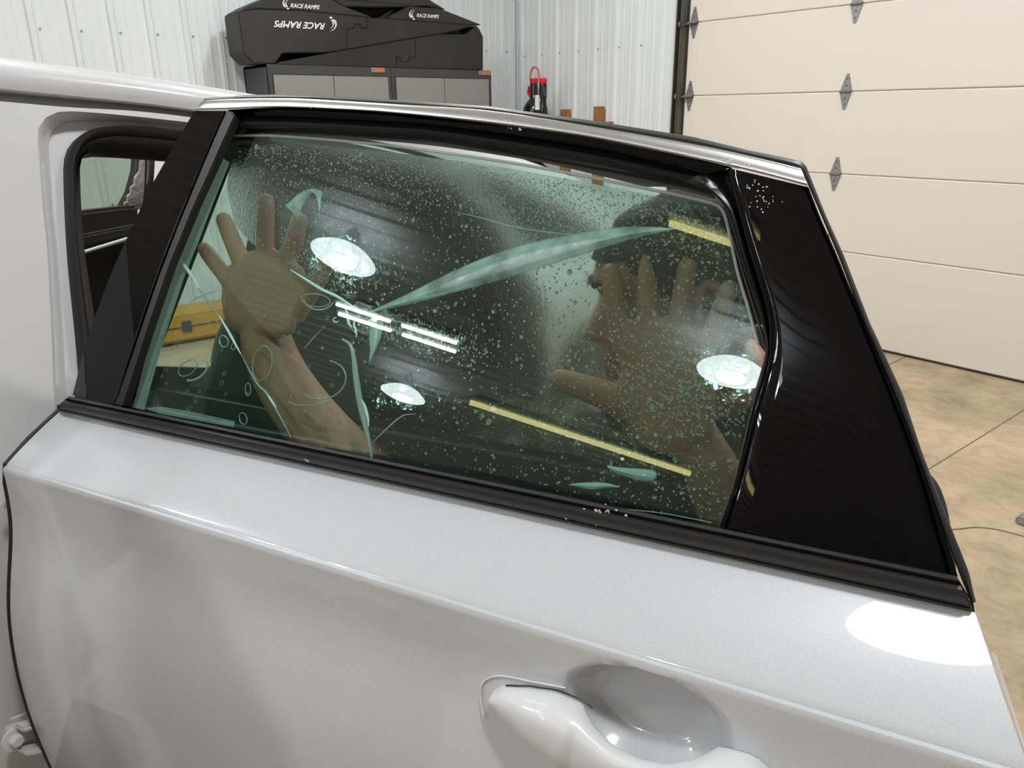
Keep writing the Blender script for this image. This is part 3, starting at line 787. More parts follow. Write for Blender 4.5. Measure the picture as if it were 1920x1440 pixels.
# far door card with its chrome strip
dc = [(60, 408), (150, 396), (238, 386), (262, 386), (262, 445), (245, 520), (232, 620), (228, 760), (60, 800)]
MB().prism([far(x, y, 1.66) for x, y in dc], -CO*.06).build('far_door_card', 'plastic_int', car, bevel=.012)
MB().prism([far(x, y, 1.63) for x, y in [(100, 452), (160, 440), (262, 420), (262, 436), (160, 459), (100, 472)]], -CO*.03).build('far_armrest', 'plastic_int', car, bevel=.008)
MB().tube([far(x, y, 1.62) for x, y in [(120, 484), (165, 471), (262, 441)]], .0075, 8).build('chrome_strip', 'chrome', car, smooth=True)
# dark rear of the cabin and far rear quarter
MB().box((2.22, -1.73, .24), (2.42, -1.70, 1.10), K).build('far_rear_panel', 'plastic_int', car)
MB().box((2.36, -1.68, .24), (2.39, -.14, 1.04), K).build('tailgate_lining', 'plastic_int', car)
MB().prism([far(x, y, 1.7) for x, y in [(60, 680), (575, 830), (575, 1100), (60, 1100)]], -CO*.03).build('far_sill', 'plastic_int', car)
MB().box((-.6, -1.72, .20), (2.42, -.10, .24), K).build('cabin_floor', 'carpet', car)
MB().box((2.0, -1.68, .24), (2.03, -.30, 1.20), K).build('added_dark_wall', 'carpet', car)  # added black wall that keeps the rear of the cabin dark
# seats
st = empty('tmp', (0, 0, 0)); bpy.data.objects.remove(st)
def seat_grid(name, prof, o0, o1, m_):
    rows = []
    pr_ = spline([V((a, 0, z)) for a, z in prof], 30)
    for k, (o_, sh) in enumerate([(o0, .05), (o0-.02, .012), (o0-.06, 0), ((o0+o1)/2, -.012), (o1+.06, 0), (o1+.02, .012), (o1, .05)]):
        c = V((sum(p.x for p in pr_)/30, 0, sum(p.z for p in pr_)/30))
        rows.append([K(p.x+(c.x-p.x)*sh*1.5, o_, p.z+(c.z-p.z)*sh*1.5) for p in pr_])
    return MB().grid(rows).build(name, m_, car, smooth=True)
seat_grid('rear_seat_cushion', [(.80, .22), (.74, .28), (.76, .36), (.88, .40), (1.1, .42), (1.4, .47), (1.66, .58), (1.72, .50), (1.70, .28)], -.28, -1.45, 'cloth_int')
seat_grid('rear_seat_back', [(1.58, .52), (1.64, .74), (1.73, .98), (1.80, 1.10), (1.88, 1.12), (1.92, 1.04), (1.86, .78), (1.78, .50)], -.28, -1.42, 'cloth_int')
for oo in (-.45, -.85, -1.2):
    rows = []
    for a, z, w_ in ((1.84, 1.12, .06), (1.83, 1.14, .10), (1.84, 1.20, .11), (1.86, 1.23, .08)):
        rows.append([K(a+.05*math.cos(2*PI*k/16), oo+w_*math.sin(2*PI*k/16), z) for k in range(16)])
    MB().grid(rows, True).build('headrest', 'cloth_int', car, smooth=True)
seat_grid('front_seat_back', [(.12, .42), (.20, .62), (.30, .82), (.36, .90), (.44, .88), (.42, .68), (.34, .42)], -1.05, -1.55, 'navy')
# --- lower hinge on the pillar ---------------------------------------------------------------
def hp(x, y, d=.0): return on(x, y, B-CO*(.03-d), CO)
hb = MB()
hb.prism([hp(x, y, .002) for x, y in [(4, 1378), (8, 1362), (22, 1356), (58, 1346), (150, 1330), (150, 1420), (60, 1408), (30, 1404), (12, 1398)]], CO*.006)
hg = hb.build('door_hinge', 'paint_plain', car, bevel=.002)
MB().prism([hp(x, y, .008) for x, y in [(22, 1356), (58, 1345), (110, 1338), (110, 1348), (60, 1354), (28, 1366)]], CO*.022).build('hinge_arm', 'paint_plain', hg, bevel=.003)
MB().prism([hp(x, y, .008) for x, y in [(28, 1398), (60, 1392), (120, 1384), (120, 1396), (70, 1404), (32, 1410)]], CO*.022).build('hinge_arm', 'paint_plain', hg, bevel=.003)
def disc(c, ax, r, h, n=24):
    ax = ax.normalized(); u = ax.orthogonal().normalized(); v = ax.cross(u)
    return [[c+ax*z+(u*math.cos(2*PI*k/n)+v*math.sin(2*PI*k/n))*rr for k in range(n)] for rr, z in ((0.0001, h), (r*.85, h), (r, h*.8), (r, 0))]
bc = hp(25, 1385, .008)
MB().grid(disc(bc, CO, .017, .004), True).build('hinge_washer', 'paint_plain', hg, smooth=True)
MB().grid(disc(bc+CO*.004, CO, .0095, .009, 6), True).build('hinge_bolt', 'paint_plain', hg, bevel=.0008)
MB().tube([hp(x, y, .004) for x, y in [(20, 1349), (35, 1343), (52, 1337)]], .002, 6).build('hinge_weld', 'paint_plain', hg, smooth=True)
for q in ((8, 945, .006),):
    MB().grid(disc(hp(q[0], q[1], 0), CO, q[2], .002), True).build('blanking_plug', 'paint_plain', car, smooth=True)

# ================================================================== THE OPEN REAR DOOR
NPROF = [(1.085, .0), (1.039, .09), (1.02, .0915), (.992, .092), (.951, .097), (.885, .117), (.834, .129), (.758, .136), (.682, .136), (.582, .127), (.48, .112), (.36, .09)]
def crease_z(s): return 1.039-.0209*s
def n_at(z):
    for (z0, n0), (z1, n1) in zip(NPROF[1:], NPROF[2:]):
        if z <= z0 and z >= z1:
            t = (z0-z)/(z0-z1); return n0+(n1-n0)*t
    return NPROF[-1][1]
def smooth_n(z):
    return sum(n_at(max(.36, min(1.03, z+d)))*w_ for d, w_ in ((-.03, .15), (-.015, .22), (0, .26), (.015, .22), (.03, .15)))
def s_right(z): return 1.078 if z > 1.08 else 1.12
# recess for the fingers, in door coordinates
def dsz(x, y, n=.115):
    p = on(x, y, B+N*n, N); a, b, c = dloc(p); return a, c
def surf_sz(x, y, up=0.0):
    n = .1
    for _ in range(12):
        a, b, c = dloc(dn(x, y, n)); n = smooth_n(c)+up
    return a, c
rc = surf_sz(1205, 1348); ra = surf_sz(1070, 1306); rb = surf_sz(1340, 1392)
def recess(s, z):
    ang = math.atan2(rb[1]-ra[1], rb[0]-ra[0])
    u = (s-rc[0])*math.cos(ang)+(z-rc[1])*math.sin(ang); v = -(s-rc[0])*math.sin(ang)+(z-rc[1])*math.cos(ang)
    hl = math.hypot(rb[0]-ra[0], rb[1]-ra[1])/2
    d = (abs(u/(hl*1.12))**2.3+abs((v+.004)/.047)**2.3)
    t = max(0, min(1, (1.22-d)/.95)); t = t*t*(3-2*t)
    return -.030*t
ha = dsz(905, 1285)
rows = []
ns_ = 300
ss = [i/(ns_-1) for i in range(ns_)]
# shoulder
for v in [0, .03, .1, .2, .3, .4, .5, .6, .7, .8, .88, .94, .97]:
    r = []
    for t in ss:
        sr = 1.078+.040*v; s = t*sr
        zc = crease_z(s); z = 1.085+(zc-1.085)*v; n = .002+.088*v + .0045*math.sin(PI*v)
        if v > .93: n -= (v-.93)*.012/.07*.25
        r.append(D(s, n, z))
    rows.append(r)
# crease roll
for dz, dn_ in ((.0008, .0895), (-.0022, .0912), (-.006, .0915)):
    rows.append([D(t*1.119, dn_, crease_z(t*1.119)+dz) for t in ss])
zz_ = [1.00-.0036*k for k in range(140)]
for k, z0 in enumerate(zz_):
    f_ = k/(len(zz_)-1); r = []
    for t in ss:
        s = t*1.12; z = (crease_z(s)-.012)*(1-f_)+.42*f_ if False else crease_z(s)-.012-(crease_z(s)-.012-.40)*f_
        # mild change of section along the door: the flank is hollower at the hinge end
        wv = .006*math.sin(PI*min(1, s/1.1))*math.sin(PI*min(1, max(0, (1.0-z)/.35)))
        r.append(D(s, max(smooth_n(z), .0) + recess(s, z) - wv, z))
    rows.append(r)
DOOR = MB().grid(rows).build('rear_door', 'paint', car, smooth=True, label='open rear door with pearl white skin')
for p in DOOR.data.polygons: p.use_smooth = True
# hem edges and inner shell
mb = MB()
edgeL = [r[0] for r in rows]; edgeR = [r[-1] for r in rows]; bot = rows[-1]
mb.grid([edgeL, [p-N*.012+S*.001 for p in edgeL], [D(.012, -.05, p.z) for p in edgeL], [D(.05, -.11, p.z) for p in edgeL]])
mb.grid([edgeR, [p-N*.012 for p in edgeR], [D(dloc(p)[0]-.01, -.05, p.z) for p in edgeR], [D(dloc(p)[0]-.04, -.11, p.z) for p in edgeR]])
mb.grid([bot, [p-N*.02 for p in bot], [D(dloc(p)[0], -.10, .42) for p in bot]])
mb.build('door_hem', 'paint_plain', DOOR, smooth=True)
MB().box((.05, -.125, .44), (1.07, -.105, 1.10), D).build('inner_trim_panel', 'plastic_int', DOOR, bevel=.01)
MB().box((.25, -.17, .80), (.85, -.12, .86), D).build('inner_armrest', 'plastic_int', DOOR, bevel=.015)
# black edge seal that peeps out along the hinge end
es = []
for r in rows[::6]:
    s_, n_, z_ = dloc(r[0]); es.append(D(s_-.0040, n_-.0015, z_))
MB().tube([D(-.004, -.002, 1.092)]+es, .0034, 8).build('edge_seal', 'rubber', DOOR, smooth=True)
MB().tube(spline([dn(x, y, -.004) for x, y in [(113, 766), (108, 772)]] + [D(-.004, .03, 1.068), D(-.005, .06, 1.052), D(-.004, .084, 1.037)], 20), .0028, 8).build('edge_seal', 'rubber', DOOR, smooth=True)

# belt moulding
def line(x0, y0, x1, y1, n, fn): return [fn(x0+(x1-x0)*i/(n-1), y0+(y1-y0)*i/(n-1)) for i in range(n)]
nb = 60
bt_prof = [(0, -.010), (0, .000), (.03, .004), (.14, .0055), (.19, .0045), (.225, .0015), (.245, .0015), (.27, .0045), (.31, .0075), (.40, .0105), (.52, .0115), (.66, .0105), (.78, .008), (.85, .0055), (.865, .002), (.885, .002), (.90, .0045), (.96, .005), (1.0, .003), (1.0, -.006)]
rr = []
for t, h in bt_prof:
    xl = 129-18*min(1, t*1.8) if t < .56 else 111; yl = 743+28*t
    xr = 1794+28*t; yr = 1080+68*t
    rr.append(line(xl, yl, xr, yr, nb, lambda x, y, h=h: dn(x, y, h+.002)))
mbm = MB(); mbm.grid(rr)
endl = [r[0] for r in rr]; endr = [r[-1] for r in rr]
mbm.add(endl, [tuple(range(len(endl)))]); mbm.add(endr, [tuple(range(len(endr)))[::-1]])
bm_ = mbm.build('belt_moulding', 'rubber', DOOR, smooth=True)
bm_.data.set_sharp_from_angle(angle=math.radians(50))
# little body coloured lip below the moulding at the latch end is part of the skin

# window frame parts, built on the leaning plane (e = height out of that plane)
def gp(pts, e=0): return [g(x, y, e) for x, y in pts]
def slab(name, pts, e, th, m_, parent=DOOR, bevel=0, **kw):
    return MB().prism(gp(pts, e), -NG*th).build(name, m_, parent, bevel=bevel, **kw)
# front pillar cover (left), gloss black
fp = [(363, 207), (424, 207), (407, 245), (376, 318), (330, 430), (296, 520), (262, 620), (238, 690), (216, 757), (161, 745), (157, 667), (164, 634), (173, 602), (209, 507), (248, 420), (282, 348), (321, 279)]
fpo = slab('front_pillar_cover', fp, .004, .008, 'gloss_black', bevel=.0016)
# matte corner piece left of it
slab('pillar_corner_patch', [(136, 741), (157, 658), (159, 700), (162, 746)], .002, .01, 'rubber')
# front glass run strip
fg = [(424, 206.5), (434, 209), (440, 218), (420, 262), (398, 312), (364, 386), (318, 498), (285, 594), (252, 696), (231, 761), (214, 757), (238, 690), (262, 620), (296, 520), (330, 430), (376, 318), (407, 245)]
slab('front_glass_run', fg, .006, .012, 'rubber', bevel=.0015)
# sharp bright lip between the cover and the run
MB().tube(spline(gp([(421, 212), (404, 248), (374, 318), (328, 430), (293, 522), (260, 618), (236, 690), (219, 745)], .0065), 50), .0012, 6).build('pillar_lip', 'gloss_black', DOOR, smooth=True)
# top silver trim with rounded section
topE = [(380, 188.5), (430, 185.5), (519, 184), (590, 186), (740, 195), (920, 208), (1110, 237), (1300, 270), (1417, 295), (1502, 316)]
botE = [(365.5, 206), (423, 204.6), (519, 201), (632, 205), (740, 212), (920, 231), (1107, 257.5), (1300, 297), (1417, 323), (1515, 349)]
nT = 90
ta = spline([V((x, y, 0)) for x, y in topE], nT); tb = spline([V((x, y, 0)) for x, y in botE], nT)
def band(name, A, Bq, prof, m_, parent=DOOR, caps=True, sharp=40):
    rw = []
    for t, e in prof: rw.append([g(a.x+(b.x-a.x)*t, a.y+(b.y-a.y)*t, e) for a, b in zip(A, Bq)])
    mb = MB().grid(rw)
    if caps:
        l_ = [r[0] for r in rw]; r_ = [r[-1] for r in rw]
        mb.add(l_, [tuple(range(len(l_)))]); mb.add(r_, [tuple(range(len(r_)))[::-1]])
    o = mb.build(name, m_, parent, smooth=True); o.data.set_sharp_from_angle(angle=math.radians(sharp)); return o
band('roof_line_trim', ta, tb, [(0, -.012), (0, .005), (.05, .0066), (.25, .0078), (.5, .0086), (.72, .0088), (.87, .0085), (.90, .0074), (.935, .0086), (.97, .0084), (1, .0060), (1, -.008)], 'silver')
# black rubber above it and down the rear edge
ro = [(382, 184), (460, 178.5), (520, 177), (590, 178.5), (740, 187.5), (920, 199.5), (1110, 226), (1300, 256.5), (1405, 282), (1480, 297), (1504, 303), (1511, 310), (1519, 330), (1547, 400), (1582, 478), (1629, 600), (1693, 739), (1729, 848), (1772, 960), (1800, 1030), (1817, 1073), (1824, 1105), (1830, 1128)]
ri = [(382, 189), (460, 185), (520, 184.5), (590, 186.5), (740, 195.5), (920, 208.5), (1110, 238), (1300, 271), (1405, 293), (1478, 309), (1500, 318), (1508, 330), (1517, 351), (1538, 400), (1571, 478), (1618, 600), (1678, 739), (1719, 848), (1758, 960), (1782, 1030), (1800, 1078), (1812, 1108), (1822, 1133)]
band('frame_outer_seal', resample([V((x, y, 0)) for x, y in ro], 160), resample([V((x, y, 0)) for x, y in ri], 160), [(0, -.016), (0, -.004), (.15, .0), (.5, .003), (.85, .002), (1, -.001), (1.02, -.012)], 'rubber')
# rear gloss black panel (large), slightly crowned
pl = [(1368.5, 315.5), (1390, 400), (1411, 478), (1432, 545), (1443, 590), (1447, 633), (1444, 680), (1436, 712), (1415, 783), (1385, 897), (1357, 989)]
prr = [(1516, 351), (1540, 412), (1569, 478), (1590, 530), (1607, 570), (1621, 603), (1638, 645), (1653, 680), (1680, 745), (1733, 880), (1796, 1081)]
A_l = spline([V((x, y, 0)) for x, y in pl], 60); B_l = spline([V((x, y, 0)) for x, y in prr], 60)
band('rear_panel_cover', A_l, B_l, [(0, -.006), (0, .002), (.008, .0046), (.022, .0058), (.10, .0060), (.3, .0060), (.5, .0060), (.7, .0059), (.82, .0056), (.90, .0046), (.95, .0022), (.962, -.001), (.973, .0012), (1, .0005), (1.0, -.006)], 'gloss_black', sharp=60)
# rear lip highlight
MB().tube(spline(gp(pl, .0042), 70), .0016, 6).build('panel_lip', 'gloss_black', DOOR, smooth=True)
# header: channel recess, rubber roll, grey flange (top to bottom)
hA = [(427, 206), (519, 201), (632, 205), (740, 212), (920, 231), (1107, 257.5), (1300, 297), (1372, 313)]
hB = [(432, 222), (492, 219), (569, 221), (740, 230), (808, 235), (912, 248), (1095, 276), (1248, 309), (1330, 329)]
hC = [(440, 243), (492, 244), (569, 245), (740, 255.5), (808, 260), (912, 278), (1095, 310), (1248, 340.5), (1312, 354)]
Sx = lambda pts, n=80: spline([V((x, y, 0)) for x, y in pts], n)
band('frame_header', Sx(hA), Sx(hB), [(0, .002), (.1, -.012), (.9, -.016), (1.05, -.016)], 'gloss_black')
band('header_glass_run', Sx(hB), Sx(hC), [(-.15, -.020), (0, -.012), (.15, -.006), (.38, -.002), (.6, -.004), (.85, -.010), (1, -.018), (1.0, -.03)], 'rubber_soft')
gA = [(478, 240), (569, 241), (740, 250), (808, 256), (912, 274), (1095, 305), (1248, 336), (1336, 356)]
gB = [(500, 250.5), (600, 260), (694, 262.5), (800, 272), (884, 283), (998, 301.5), (1060, 314), (1163, 339), (1210, 350), (1230, 350), (1260, 353), (1342, 374)]
band('header_flange', Sx(gA), Sx(gB), [(0, -.030), (.0, -.026), (1, -.026), (1, -.030)], 'seal_grey')
# corner gusset at the front top of the opening
slab('front_corner_gusset', [(425, 214), (470, 218), (478, 236), (500, 252), (508, 262), (396, 262), (412, 236)], -.022, .006, 'rubber_soft')
slab('front_corner_flap', [(440, 234), (476, 232), (460, 243), (442, 256), (430, 256)], -.016, .004, 'seal_grey', bevel=.001)
MB().tube(spline(gp([(438, 224), (450, 223), (476, 222), (482, 225)], -.014), 12), .0022, 6).build('run_joint', 'rubber_soft', DOOR, smooth=True)
# rear vertical run
vA = [(1368, 315), (1390, 400), (1411, 478), (1432, 545), (1443, 590), (1447, 633), (1444, 680), (1436, 712), (1415, 783), (1385, 897), (1356, 990)]
vB = [(1262, 338), (1316, 352), (1340, 366), (1356, 385), (1366, 412), (1384, 486), (1412, 562), (1436, 632), (1434, 668), (1428, 690), (1409, 758), (1376, 900), (1348, 988)]
vA2 = [(1362, 322), (1372, 335), (1385, 380), (1400, 440), (1411, 478), (1432, 545), (1443, 590), (1447, 633), (1444, 680), (1436, 712), (1415, 783), (1385, 897), (1356, 990)]
band('rear_glass_run', Sx([(1372, 315), (1390, 400), (1411, 478), (1432, 545), (1443, 590), (1447, 633), (1444, 680), (1436, 712), (1415, 783), (1385, 897), (1356, 990)], 100),
     Sx([(1255, 342), (1318, 356), (1346, 372), (1360, 392), (1372, 430), (1388, 490), (1412, 562), (1436, 632), (1434, 668), (1428, 690), (1409, 758), (1376, 900), (1346, 988)], 100),
     [(0, .003), (.04, -.004), (.15, -.010), (.30, -.008), (.42, -.003), (.62, -.002), (.8, -.005), (.95, -.012), (1, -.018), (1, -.03)], 'rubber_soft')
band('rear_run_lip', Sx([(1375, 440), (1390, 490), (1410, 556), (1427, 610), (1436, 645)], 40), Sx([(1372, 445), (1386, 494), (1406, 560), (1422, 613), (1432, 650)], 40), [(0, -.016), (.5, -.014), (1, -.016)], 'seal_grey', caps=False)
# inner frame behind everything
slab('inner_frame_front', [(425, 212), (434, 212), (222, 770), (160, 758)], -.035, .03, 'rubber_soft')
slab('inner_frame_rear', [(1400, 330), (1500, 355), (1780, 1075), (1375, 990), (1452, 650)], -.03, .03, 'plastic_int')
slab('inner_sill', [(140, 742), (1794, 1082), (1800, 1120), (140, 790)], -.045, .03, 'rubber_soft')

# handle -------------------------------------------------------------------------------------
def surf_n(z): return smooth_n(z)
sp_px = [(920, 1310), (934, 1317), (960, 1332), (1000, 1352), (1045, 1374), (1085, 1400), (1130, 1424), (1180, 1444), (1240, 1462), (1300, 1474), (1360, 1476), (1410, 1478), (1450, 1490)]
hw = [.004, .014, .021, .0265, .028, .023, .0195, .018, .018, .020, .023, .019, .006]    # half height
hn = [.010, .020, .028, .033, .036, .040, .043, .044, .043, .040, .036, .028, .018]       # crest above the skin
hb_ = [.0, .0, .0, .0, .0, .014, .022, .024, .022, .012, .0, .0, .0]                      # underside above the skin
pts2 = []
for (x, y), h_ in zip(sp_px, hn):
    pts2.append(surf_sz(x, y, h_*.6))
def samp(arr, t):
    i = min(int(t*(len(arr)-1)), len(arr)-2); u = t*(len(arr)-1)-i
    a, b = arr[i], arr[i+1]; u = u*u*(3-2*u)*.5+u*.5
    return a+(b-a)*u
spz = spline([V((a, b, 0)) for a, b in pts2], 49)
rw = []
for i, q in enumerate(spz):
    t = i/48; tan = (spz[min(i+1, 48)]-spz[max(i-1, 0)]).normalized(); pr_ = V((-tan.y, tan.x, 0))
    W_, Hn, Hb = samp(hw, t), samp(hn, t), samp(hb_, t)
    base = surf_n(q.y)
    ring = []
    for k in range(28):
        a = 2*PI*k/28; cu_, sn = math.cos(a), math.sin(a)
        e = .62
        u = math.copysign(abs(cu_)**e, cu_)*W_; v = math.copysign(abs(sn)**(e if sn < 0 else .8), sn)
        mid_ = base+(Hn+Hb)/2; hh = (Hn-Hb)/2 + (.004 if Hb == 0 else 0)
        # face tilts: the upper flank looks up, a keel line runs along the lower third
        n_ = mid_ + v*hh - max(0, u/W_ if W_ else 0)*(.10*hh)
        ring.append(D(q.x+pr_.x*u, n_, q.y+pr_.y*u))
    rw.append(ring)
mbh = MB().grid(rw, True); mbh.add(rw[0], [tuple(range(28))]); mbh.add(rw[-1], [tuple(range(28))[::-1]])
HND = mbh.build('door_handle', 'paint_plain', DOOR, smooth=True)
HND.data.set_sharp_from_angle(angle=math.radians(80))
# seam line along the handle and gasket under its foot
sl = []
for i in range(2, 47):
    ring = rw[i]; sl.append(ring[24].lerp(ring[23], .5)+N*.0004)
MB().tube(sl, .0009, 5).build('handle_seam', 'seal_grey', HND, smooth=True)
gk = []
for i in range(3, 19):
    q = spz[i]; tan = (spz[min(i+1, 48)]-spz[max(i-1, 0)]).normalized(); pr_ = V((-tan.y, tan.x, 0)); gk.append(D(q.x+pr_.x*(samp(hw, i/48)+.0012), surf_n(q.y)+.0035, q.y+pr_.y*(samp(hw, i/48)+.0012)))
MB().tube(gk, .0008, 6).build('handle_gasket', 'rubber', HND, smooth=True)
# raised pad line around the handle mount
pad = []
for x, y in [(905, 1345), (900, 1310), (903, 1284), (920, 1271), (945, 1269), (1000, 1280), (1060, 1291)]:
    a, c = surf_sz(x, y); pad.append(D(a, smooth_n(c)-.0008, c))
MB().tube(spline(pad, 40), .0008, 8).build('mount_rim', 'paint_plain', HND, smooth=True)

# ================================================================== GLASS, FILM AND WATER
GOUT = [(411, 254.5), (500, 254.5), (586, 260), (740, 274), (950, 304), (1100, 331), (1250, 361.5), (1330, 380), (1346, 386), (1357, 400), (1366, 432), (1382, 507), (1402, 575), (1421, 645), (1440, 700), (1430, 780), (1375, 1030), (215, 800), (232, 735), (300, 540), (365, 372)]
slab('door_glass', GOUT, -.0160, .004, 'glass')
# thin pale ground edge along the top of the glass
te = [p for p in GOUT[:14]]
MB().tube(spline(gp(te, -.0172), 120), .0016, 6).build('glass_edge', 'film_edge', DOOR, smooth=True)

MT['film_bright_t'] = sheet_mat('bright_lifted_film', (.70, .88, .86), .15, 2.0, haze=.75, hazecol=(.62, .92, .86))
MT['film_white'] = mat('white_crease_glint', (.85, .88, .88), .15, spec=.9, coat=.6)
film = empty('window_film', g(700, 820, -.012), 'wet clear window film creased and bubbled, lying on the door glass', 'film')
EF = -.0212   # the film is on the inner face
# wet upper part
wet = [(452, 280), (520, 268), (600, 272), (740, 286), (950, 315), (1100, 342), (1250, 372), (1325, 390), (1346, 410), (1364, 470), (1395, 570), (1416, 650), (1420, 700), (1405, 760), (1372, 900), (1345, 985), (705, 858), (690, 800), (668, 700), (660, 640), (640, 562), (590, 535), (548, 508), (470, 455), (440, 420), (425, 350), (432, 300)]
slab('wet_film_sheet', wet, EF, .0003, 'film', film)
dry = [(425, 350), (440, 420), (470, 455), (548, 508), (590, 535), (640, 562), (660, 640), (668, 700), (690, 800), (705, 858), (262, 768), (300, 640), (352, 500), (400, 390)]
slab('pressed_film_sheet', dry, EF, .0003, 'film_dry', film)
# milky margin strip along the hinge side
slab('film_margin', [(417, 296), (430, 304), (398, 384), (372, 452), (345, 520), (318, 600), (300, 660), (283, 720), (270, 769), (249, 764), (262, 715), (277, 655), (296, 590), (322, 518), (352, 445), (385, 366)], EF, .0006, 'film_edge', film)
slab('film_margin', [(272, 766), (300, 762), (360, 772), (440, 790), (438, 801), (350, 785), (300, 776)], EF, .0005, 'film_edge', film)
# folds: wedges lifted off the glass, their pale colour standing for caught light
def wedge(name, a_px, b_px, h, m_, n=40):
    A = Sx(a_px, n); Bq = Sx(b_px, n); rw = []
    for t, e in ((0, 0), (.2, .5), (.42, .9), (.6, 1), (.8, .6), (1, 0)):
        rw.append([g(a.x+(b.x-a.x)*t, a.y+(b.y-a.y)*t, EF+.0006+h*e*math.sin(PI*min(1, max(.02, i/(n-1))))**.5) for i, (a, b) in enumerate(zip(A, Bq))])
    return MB().grid(rw).build(name, m_, film, smooth=True)
wedge('film_crease_glint', [(690, 585), (760, 553), (850, 508), (930, 475), (1010, 452), (1130, 430), (1200, 425), (1270, 428)], [(690, 587), (770, 570), (850, 549), (930, 527), (1010, 503), (1110, 471), (1190, 447), (1270, 429)], .006, 'film_crease_glint')
wedge('film_crease_glint', [(560, 408), (570, 380), (585, 362), (603, 358), (600, 380), (598, 415)], [(534, 385), (545, 377), (556, 366), (572, 357), (590, 354), (604, 360)], .004, 'film_crease_glint')  # pale wedge that paints in a wet glint
wedge('film_crease_glint', [(690, 600), (700, 596), (718, 594), (716, 625), (708, 648), (694, 679)], [(694, 615), (693, 625), (693, 640), (694, 655), (693, 668), (692.5, 679)], .003, 'film_bright_t')
wedge('film_crease_glint', [(1139, 872), (1160, 876), (1190, 878), (1215, 880), (1229, 884), (1232, 890)], [(1138, 876), (1150, 884), (1170, 892), (1195, 900), (1220, 902), (1230, 897)], .003, 'film_bright_t')
wedge('film_crease_glint', [(1066, 908), (1090, 905), (1115, 904), (1140, 906), (1160, 912)], [(1066, 909), (1090, 914), (1110, 918), (1135, 915), (1160, 914)], .002, 'film_bright_t')
def strand(name, pts, r, m_, n=40, e=.0012, taper=True):
    P_ = spline(gp(pts, EF+e), n); rr_ = [r*(.35+.65*math.sin(PI*i/(n-1))) if taper else r for i in range(n)]
    return MB().tube(P_, rr_, 6).build(name, m_, film, smooth=True)
strand('crease_line', [(318, 467), (334, 484), (350, 504), (364, 525), (372, 540)], .0026, 'film_white')
strand('crease_line', [(372, 540), (392, 566), (410, 592)], .0016, 'film_line')
strand('crease_line', [(411, 592), (430, 624), (445, 652), (452, 664)], .0017, 'film_white')
strand('crease_line', [(452, 664), (470, 698), (486, 724), (500, 738), (530, 790), (546, 820)], .0014, 'film_line')
strand('crease_line', [(500, 736), (508, 750), (518, 764)], .0014, 'film_white')
strand('crease_line', [(545, 506), (580, 528), (606, 544), (632, 556), (660, 574), (690, 590)], .0020, 'film_bright')
strand('crease_line', [(690, 588), (760, 566), (840, 548), (900, 526)], .0012, 'film_bright')
strand('crease_line', [(642, 636), (656, 646), (663, 668), (668, 710), (676, 760), (690, 820), (697, 858)], .0036, 'film_line')
strand('crease_line', [(676, 746), (684, 762), (690, 785), (691, 800)], .0018, 'film_bright')
strand('crease_line', [(698, 830), (730, 800), (755, 780), (780, 776)], .0010, 'film_line')
strand('crease_line', [(856, 398), (900, 408), (960, 425), (1040, 437), (1090, 440)], .0008, 'film_line')
strand('crease_line', [(348, 574), (372, 557), (412, 543)], .0006, 'film_line')
strand('crease_line', [(666, 596), (664, 610), (668, 620), (668, 632)], .0016, 'film_bright')
strand('crease_line', [(648, 578), (652, 592), (654, 606), (660, 614)], .0022, 'film_bright')
strand('crease_line', [(570, 654), (584, 638), (602, 618)], .0008, 'film_line')
strand('crease_line', [(900, 903), (1000, 926), (1150, 952), (1240, 962), (1335, 980)], .0005, 'film_line', taper=False)
def ring_px(cx, cy, rx, ry, rot=0, k0=0, k1=360, n=36):
    o_ = []
    for i in range(n):
        a = math.radians(k0+(k1-k0)*i/(n-1)); x, y = rx*math.cos(a), ry*math.sin(a); c, s_ = math.cos(rot), math.sin(rot)
        o_.append((cx+x*c-y*s_, cy+x*s_+y*c))
    return o_
def bubble(cx, cy, rx, ry, rot=0, k0=0, k1=360, r=.0006):
    P_ = gp(ring_px(cx, cy, rx, ry, rot, k0, k1), EF+.0008)
    MB().tube(P_, r, 6).build('air_bubble', 'film_line', film, smooth=True)
bubble(492, 681, 18, 33, .15); bubble(420, 640, 8, 11, -.3, r=.0009); bubble(465, 730, 5, 12, 0); bubble(456, 785, 7, 11, -.3)
bubble(592, 563, 27, 12, .12, 0, 360); bubble(598, 555, 30, 26, .1, 20, 160, .0009); bubble(605, 712, 44, 36, -.25, -60, 150, .0008)
bubble(366, 694, 26, 16, -.6, -10, 150, .0016); bubble(352, 690, 12, 20, .9, 0, 360, .0006); bubble(438, 650, 4, 6, .2); bubble(630, 600, 5, 4, .3, 0, 260, .0009)
bubble(582, 750, 40, 10, -.05, 20, 180, .0007); bubble(400, 605, 8, 5, -.3)
rb_ = random.Random(5); mb = MB()
for k in range(46):   # tiny puckers in the pressed part
    x, y = rb_.uniform(300, 640), rb_.uniform(590, 800)
    if not inpoly(x, y, dry): continue
    rx = rb_.uniform(1.2, 3.2); P_ = gp(ring_px(x, y, rx, rx*rb_.uniform(1.1, 2.2), rb_.uniform(-.3, .8), 0, 360, 10), EF+.0006); mb.tube(P_, .00035, 4)
mb.build('pucker', 'film_line', film, kind='stuff')

